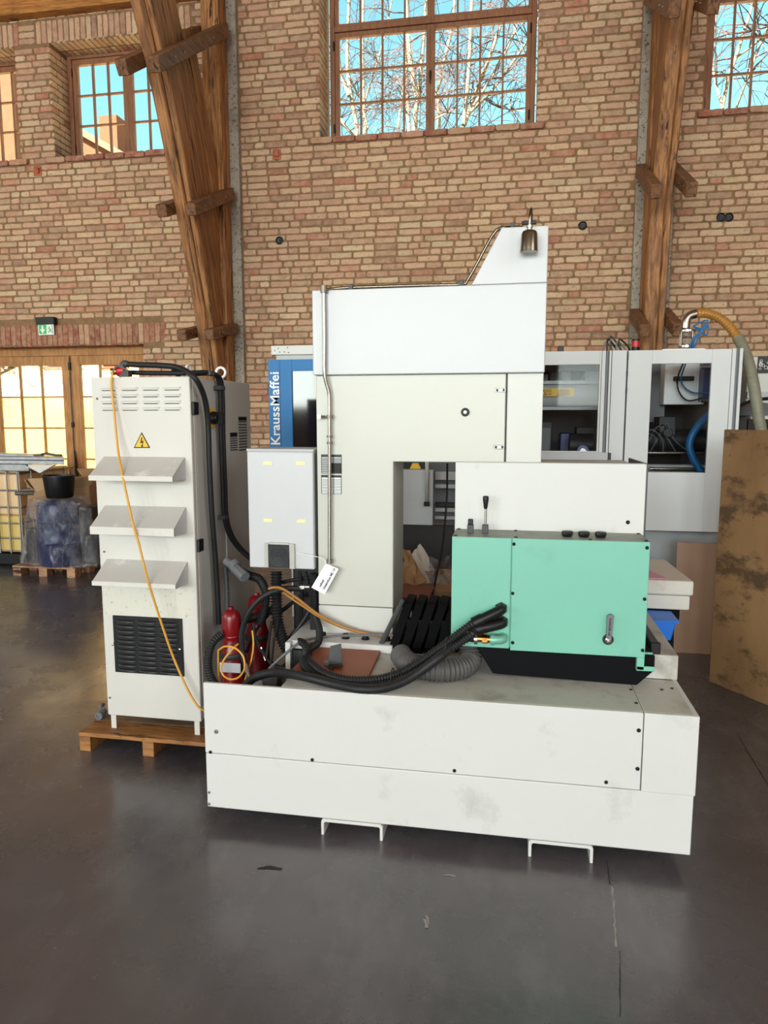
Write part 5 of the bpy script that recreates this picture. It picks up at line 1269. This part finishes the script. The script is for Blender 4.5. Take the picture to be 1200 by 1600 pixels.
# ------------------------------------------------------------------ goods on the left by the door
ib = thing('liquid_container', 'caged cream plastic liquid container by the glazed door', 'container', (-5.6, 7.1, 0))
IX0, IX1, IY0, IY1 = -6.24, -5.10, 6.64, 7.60
box('base_pallet', IX0, IX1, IY0, IY1, .02, .14, 'black', ib, .01)
for k in range(8):
    xa = IX0 + .03 + k * .137
    box('tank_bay', xa, xa + .132, IY0 + .03, IY1 - .03, .55, 1.03, 'tank', ib, .03, seg=3); box('filled_bay', xa, xa + .132, IY0 + .03, IY1 - .03, .15, .548, 'liquid', ib, .03, seg=3)
for zz in (.17, .31, .47, .64, .82, 1.0): build('cage_ring', MB().tube([(IX0, IY0, zz), (IX1, IY0, zz)], .009, 8).tube([(IX1, IY0, zz), (IX1, IY1, zz)], .009, 8), 'galv', ib)
for k in range(10): x_ = IX0 + k * (IX1 - IX0) / 9; build('cage_bar', MB().cyl((x_, IY0 - .012, .15), (x_, IY0 - .012, 1.02), .008, n=8), 'galv', ib)
for k in range(6): y_ = IY0 + k * (IY1 - IY0) / 5; build('cage_bar', MB().cyl((IX1 + .012, y_, .15), (IX1 + .012, y_, 1.02), .008, n=8), 'galv', ib)
fb = thing('wrapped_boards', 'stack of boards wrapped in silver foil on the liquid container', 'boards', (-5.4, 6.9, 1.03))
build('board_stack', MB().prism([(-6.2, 6.55), (-4.49, 6.55), (-4.90, 7.15), (-6.6, 7.15)], 'z', 1.105, 1.145), 'foil', fb, .006)
build('board_stack', MB().prism([(-6.2, 6.56), (-4.50, 6.56), (-4.91, 7.15), (-6.6, 7.15)], 'z', 1.147, 1.182), 'foil', fb, .006)
build('board_stack', MB().prism([(-6.2, 6.58), (-4.92, 6.58), (-5.3, 7.15), (-6.6, 7.15)], 'z', 1.03, 1.103), 'foil', fb, .006)
build('top_sheet', MB().prism([(-6.2, 1.183), (-4.85, 1.183), (-4.87, 1.205), (-6.2, 1.235)], 'y', 6.58, 6.75), 'foil', fb, .004)
build('film_scrap', MB().tube(crom([(-4.85, 6.7, 1.20), (-4.78, 6.68, 1.21), (-4.70, 6.7, 1.195), (-4.62, 6.7, 1.19)], .02), .012, 6), 'dark_grey', fb)
build('film_rag', MB().prism([(-4.98, 1.10), (-4.62, 1.10), (-4.70, 1.06), (-4.80, 1.01), (-4.88, 1.05)], 'y', 6.58, 6.62), 'foam', fb, .004)
p = at(28, 767, Y=6.55)
for a, b, lab in ((24, 771, 'lower black-ended grey pipe sticking out between cage and carton'), (34, 766, 'upper silver pipe sticking out between cage and carton')):
    p = at(a, b, Y=6.5); build('pipe_end', MB().tube([p, p + Vector((.13, .10, 0))], [.022, .022], 14).tube([p + Vector((-.006, -.004, 0)), p + Vector((.004, .003, 0))], [.015, .015], 12), 'galv', None, label=lab, cat='pipe')
# open carton
cbx = thing('carton', 'open brown cardboard carton behind the black bucket', 'carton', (-4.6, 6.9, 0))
H1, H2, K2, L1 = at(57, 768, Y=6.56), at(139, 760, Y=6.80), Vector((-4.46, 7.2, .93)), at(42, 750, Y=6.70)
def down(v, z): return Vector((v.x, v.y, z))
def panel(name, q, m_, th=.006):
    n_ = (q[1] - q[0]).cross(q[3] - q[0]).normalized() * th
    build(name, MB().add(list(q) + [v + n_ for v in q], [(0, 1, 2, 3), (4, 7, 6, 5), (0, 4, 5, 1), (1, 5, 6, 2), (2, 6, 7, 3), (3, 7, 4, 0)]), m_, cbx, smooth=False)
ring_ = [H1, H2, K2, L1]
for a_, b_ in zip(ring_, ring_[1:] + ring_[:1]): panel('carton_wall', [down(a_, .53), down(b_, .53), b_, a_], 'card')
panel('carton_bottom', [down(v, .53) for v in ring_], 'card')
panel('carton_flap', [H1, H2, at(137, 744, Y=6.74), at(43, 748, Y=6.50)], 'card_light')
panel('carton_flap', [H2, K2, K2 + Vector((.02, -.05, .10)), at(120, 733, Y=6.90)], 'card_light')
panel('carton_flap', [L1, H1, at(46, 760, Y=6.52), at(38, 749, Y=6.66)], 'card_light')
build('carton_stand', MB().prism([(-4.88, 6.885), (-4.52, 6.92), (-4.50, 7.15), (-4.86, 7.05)], 'z', 0, .522), 'dark_goods', None, .01, label='dark packed load under the brown carton', cat='load')
rp = thing('goods_pallet', 'pale wooden pallet under the film-wrapped blue drum', 'pallet', (-4.55, 6.55, 0))
for k in range(5): box('deck_board', -4.93, -4.23, 6.25 + k * .125, 6.25 + k * .125 + .11, .085, .105, 'pallet_bg', rp, .002)
for x_ in (-4.93, -4.64, -4.33):
    for y_ in (6.255, 6.50, 6.75): box('block', x_, x_ + .09, y_, y_ + .10, 0, .085, 'pallet_bg', rp, .002)
dm = thing('blue_drum', 'dark blue drum wrapped in clear stretch film on the pallet', 'drum', (-4.48, 6.55, .105))
build('drum_body', MB().lathe([(.20, 0), (.215, .02), (.215, .22), (.222, .23), (.215, .24), (.215, .44), (.222, .45), (.215, .46), (.21, .62), (.16, .655), (.05, .66)], (-4.49, 6.42, .105), 'z', 30), 'drum', dm)
box('packed_box', -4.86, -4.72, 6.37, 6.66, .106, .46, 'dark_goods', dm, .02); box('packed_box', -4.25, -4.10, 6.38, 6.68, .12, .70, 'dark_goods', dm, .02)
def shell():
    vs = []; fs = []; nr, nz = 150, 64
    for j in range(nz):
        v = j / (nz - 1)
        for i in range(nr):
            a_ = 2 * math.pi * i / nr
            left = max(0, -math.cos(a_)); right = max(0, math.cos(a_))
            rx = .235 + .19 * left * (1 - v ** 1.3) + .20 * right * (1 - v ** 4); ry = .25 + .02 * (1 - v)
            sup = (abs(math.cos(a_)) ** 2.6 + abs(math.sin(a_)) ** 2.6) ** (-1 / 2.6)
            p = Vector((math.cos(a_) * 2.2, math.sin(a_) * 2.2, v * 2.2))
            w_ = .026 * mnoise.noise(p * 1.7 + Vector((p.z * 2.5, 0, 0))) + .016 * mnoise.noise(Vector((p.x * 5 + p.z * 6, p.y * 5, p.z * 2.5))) + .007 * mnoise.noise(p * 14)
            k = 1 + w_ / .25
            vs.append((-4.49 + rx * sup * k * math.cos(a_), 6.42 + ry * sup * k * math.sin(a_) * .93, .108 + .675 * v))
    for j in range(nz - 1):
        for i in range(nr): fs.append((j * nr + i, j * nr + (i + 1) % nr, (j + 1) * nr + (i + 1) % nr, (j + 1) * nr + i))
    return MB().add(vs, fs)
build('stretch_film', shell(), 'film', dm, angle=60)
bk = thing('bucket', 'black plastic bucket standing on the wrapped blue drum', 'bucket', (-4.45, 6.39, .787))
build('pail', MB().lathe([(.120, 0), (.128, .01), (.150, .21), (.158, .212), (.158, .225), (.150, .225), (.122, .015), (.02, .012)], (-4.45, 6.39, .787), 'z', 32), 'black', bk)
build('handle', MB().tube(crom([(-4.605, 6.39, 1.0), (-4.58, 6.34, 1.03), (-4.55, 6.32, 1.06)], .02), .006, 6), 'mid_grey', bk)
rb_ = thing('red_jack', 'red steel lifting gear partly hidden behind the cabinet', 'lifting gear', (-4.25, 7.5, 0))
box('head', -4.60, -3.90, 7.55, 7.66, .70, .80, 'red_plastic', rb_, .01)
for x_ in (-4.50, -4.0): box('leg', x_, x_ + .06, 7.57, 7.64, 0, .70, 'red_plastic', rb_)
# ================================================================== OUTSIDE, seen through the glass
yard = box('yard_ground', -45, 40, 8.79, 70, -.12, -.02, 'ground', kind='structure', label='pale gravel yard outside the door')
box('yard_wall', -16, -.5, 15.0, 15.25, -.1, 2.55, 'yard_wall', None, label='sunlit cream yard wall outside the glazed door', cat='wall')
def house(label, x0, x1, y0, y1, h, ridge, chim=None):
    t = thing('house', label, 'house', ((x0 + x1) / 2, (y0 + y1) / 2, 0))
    box('wall', x0, x1, y0, y1, 0, h, 'ext_brick', t)
    m = (y0 + y1) / 2
    rf = build('roof', MB().prism([(y0 - .4, h - .1), (m, ridge), (y1 + .4, h - .1), (y1 + .4, h - .3), (m, ridge - .25), (y0 - .4, h - .3)], 'x', x0 - .4, x1 + .4), 'ext_roof', t, smooth=False)
    for k in range(int((x1 - x0) / 2.4)):
        for zz in (1.2, 4.2, 7.2):
            if zz + 1.5 < h:
                wn = box('window', x0 + .8 + k * 2.4, x0 + 1.9 + k * 2.4, y0 - .05, y0 + .05, zz, zz + 1.5, 'sign_white', t)
                box('pane', x0 + .9 + k * 2.4, x0 + 1.8 + k * 2.4, y0 - .08, y0 - .05, zz + .1, zz + 1.4, 'dark_window', wn)
    if chim: box('chimney', *chim, 'ext_brick', t)
    return t
house('tall orange brick house seen through the far left window', -26, -13.95, 19, 19.9, 12.5, 13.2)
def gable(label, Y, L, D, R_, chim):
    a, b, c = at(*L, Y=Y), at(*D, Y=Y), at(*R_, Y=Y)
    t = thing('house', label, 'house', ((a.x + c.x) / 2, Y + 4, 0))
    build('wall', MB().prism([(a.x, 0), (c.x, 0), (c.x, c.z - .3), (b.x, b.z - .3), (a.x, a.z - .3)], 'y', Y, Y + 8), 'ext_brick', t, smooth=False)
    build('roof', MB().prism([(a.x - .4, a.z - .5), (b.x, b.z - .3), (c.x + .4, c.z - .5), (c.x + .4, c.z - .2), (b.x, b.z), (a.x - .4, a.z - .2)], 'y', Y - .3, Y + 8.3), 'ext_roof', t, smooth=False)
    p, q = at(*chim[0], Y=Y + 2), at(*chim[1], Y=Y + 2)
    box('chimney', p.x, q.x, Y + 2, Y + 3, q.z, p.z, 'ext_brick', t)
gable('lower orange gabled house with a chimney seen through the left window', 30, (10, 245), (100, 186), (212, 250), ((154, 181), (184, 232)))
t = thing('house', 'pale rendered house added across the yard to brighten the door panes', 'house', (-12.2, 17.5, 0))
box('wall', -15.2, -9.2, 17.2, 17.9, 0, 7.4, 'added_pale_house', t)  # added house: its sunlit front brightens the door panes and floor glow
build('roof', MB().prism([(16.95, 7.35), (17.55, 7.75), (18.15, 7.35)], 'x', -15.4, -9.0), 'ext_roof', t, smooth=False)
for x_ in (-14.2, -12.2, -10.6):
    w_ = box('window', x_, x_ + .8, 17.17, 17.22, 2.9, 3.5, 'ext_brick', t); box('pane', x_ + .1, x_ + .7, 17.14, 17.17, 2.98, 3.42, 'dark_window', w_)
# birches: stems measured at their distance, twigs grown by chance
def birch(label, Y, stems, seed, twigs=15):
    R = random.Random(seed)
    base = at(stems[0][0][0], stems[0][0][1], Y=Y)
    t = thing('birch_tree', label, 'tree', (base.x, Y, 0), 'birch trees outside')
    tr = MB(); tw = MB()
    for si, st in enumerate(stems):
        pts = [at(a, b, Y=Y + R.uniform(-.3, .3) * (si > 0)) for a, b, w_ in st]
        rad = [w_ * Y / F_PX / 2 for a, b, w_ in st]
        if si == 0: pts = [Vector((base.x + .15, Y, -.05)), Vector((base.x + .05, Y, base.z * .5))] + pts; rad = [rad[0] * 1.5, rad[0] * 1.2] + rad
        c = crom(pts, .35); n_ = len(c)
        rr = [np.interp(i / (n_ - 1), np.linspace(0, 1, len(rad)), rad) for i in range(n_)]
        tr.tube(c, [float(x) for x in rr], 8)
        lo = 4.0 if base.z > 3 else .8
        for k in range(twigs):
            i = R.randrange(1, n_ - 1); p = c[i]
            if p.z < lo: continue
            dirv = Vector((R.uniform(-1, 1), R.uniform(-.7, .7), R.uniform(-.1, 1.0))).normalized()
            L = R.uniform(.5, 2.0); q = [p]; dd = dirv.copy()
            for s in range(5):
                dd = (dd + Vector((R.uniform(-.4, .4), R.uniform(-.3, .3), R.uniform(-.4, .2)))).normalized(); q.append(q[-1] + dd * L / 5)
            r0 = R.uniform(.006, .014); tw.tube(q, [r0 * (1 - .14 * s) for s in range(6)], 4, False)
            for s in range(2, 6):
                for _ in range(1 + s % 2):
                    d2 = (dd + Vector((R.uniform(-1, 1), R.uniform(-1, 1), R.uniform(-1, .6)))).normalized(); l2 = R.uniform(.2, .8)
                    tw.tube([q[s], q[s] + d2 * l2 * .5, q[s] + d2 * l2 + Vector((0, 0, -.06))], [.006, .005, .003], 3, False)
    build('trunk', tr, 'bark', t, angle=80)
    build('twigs', tw, 'twig', t, smooth=False, kind='stuff')
birch('birch with twisted twin stems at the left edge of the tall window', 14, [[(560, 235, 9), (552, 170, 8), (543, 110, 7), (544, 40, 6), (548, -40, 5), (556, -140, 3)], [(545, 150, 5), (532, 110, 4), (526, 40, 3), (520, -60, 2)], [(556, 215, 5), (538, 195, 4), (526, 175, 3)], [(545, 120, 4), (560, 150, 3), (575, 200, 2)]], 1)
birch('slender straight birch beside the twisted one in the tall window', 15, [[(572, 235, 7), (567, 120, 6), (567, 40, 6), (569, -80, 4), (570, -180, 2)], [(570, 160, 3), (600, 60, 2), (620, -40, 2)]], 2)
birch('forked birch left of the middle mullion of the tall window', 13.5, [[(648, 235, 9), (650, 170, 10), (655, 140, 10), (662, 60, 7), (668, -40, 5), (672, -140, 3)], [(652, 150, 8), (640, 90, 7), (636, 20, 6), (634, -90, 4)], [(640, 235, 6), (636, 130, 5), (634, 60, 4)], [(622, 200, 4), (630, 140, 3), (640, 90, 2)]], 3)
birch('leaning birch with long boughs in the right half of the tall window', 12.5, [[(722, 235, 9), (730, 150, 7), (735, 60, 6), (738, -20, 5), (742, -140, 3)], [(726, 195, 6), (745, 140, 6), (765, 90, 5), (785, 30, 4), (800, -30, 3)], [(735, 175, 5), (770, 140, 4), (800, 100, 4), (826, 60, 3), (850, 10, 2)], [(740, 165, 4), (775, 110, 3), (800, 60, 3), (812, 30, 2)], [(758, 155, 3), (780, 168, 2), (822, 175, 1)], [(680, 186, 3), (700, 176, 2), (716, 166, 2)]], 4)
birch('thin birch right of the middle mullion of the tall window', 16, [[(686, 200, 7), (684, 140, 7), (698, 80, 6), (708, 30, 5), (714, -60, 4), (716, -160, 2)]], 5)
birch('birch with crossing boughs behind the top right window', 12, [[(1125, 190, 7), (1150, 90, 6), (1172, 20, 5), (1190, -60, 4), (1200, -160, 2)], [(1130, 170, 4), (1112, 100, 3), (1120, 20, 3)], [(1150, 90, 3), (1190, 60, 3), (1215, 20, 2)], [(1150, 170, 3), (1180, 90, 3), (1200, 40, 2)]], 6)
birch('gnarled tree with a long bough outside the glazed door', 12.5, [[(-40, 700, 14), (-20, 600, 12), (5, 580, 9), (40, 566, 7), (95, 548, 5), (150, 530, 4)], [(0, 585, 6), (20, 560, 5), (10, 520, 4)]], 7, 40)
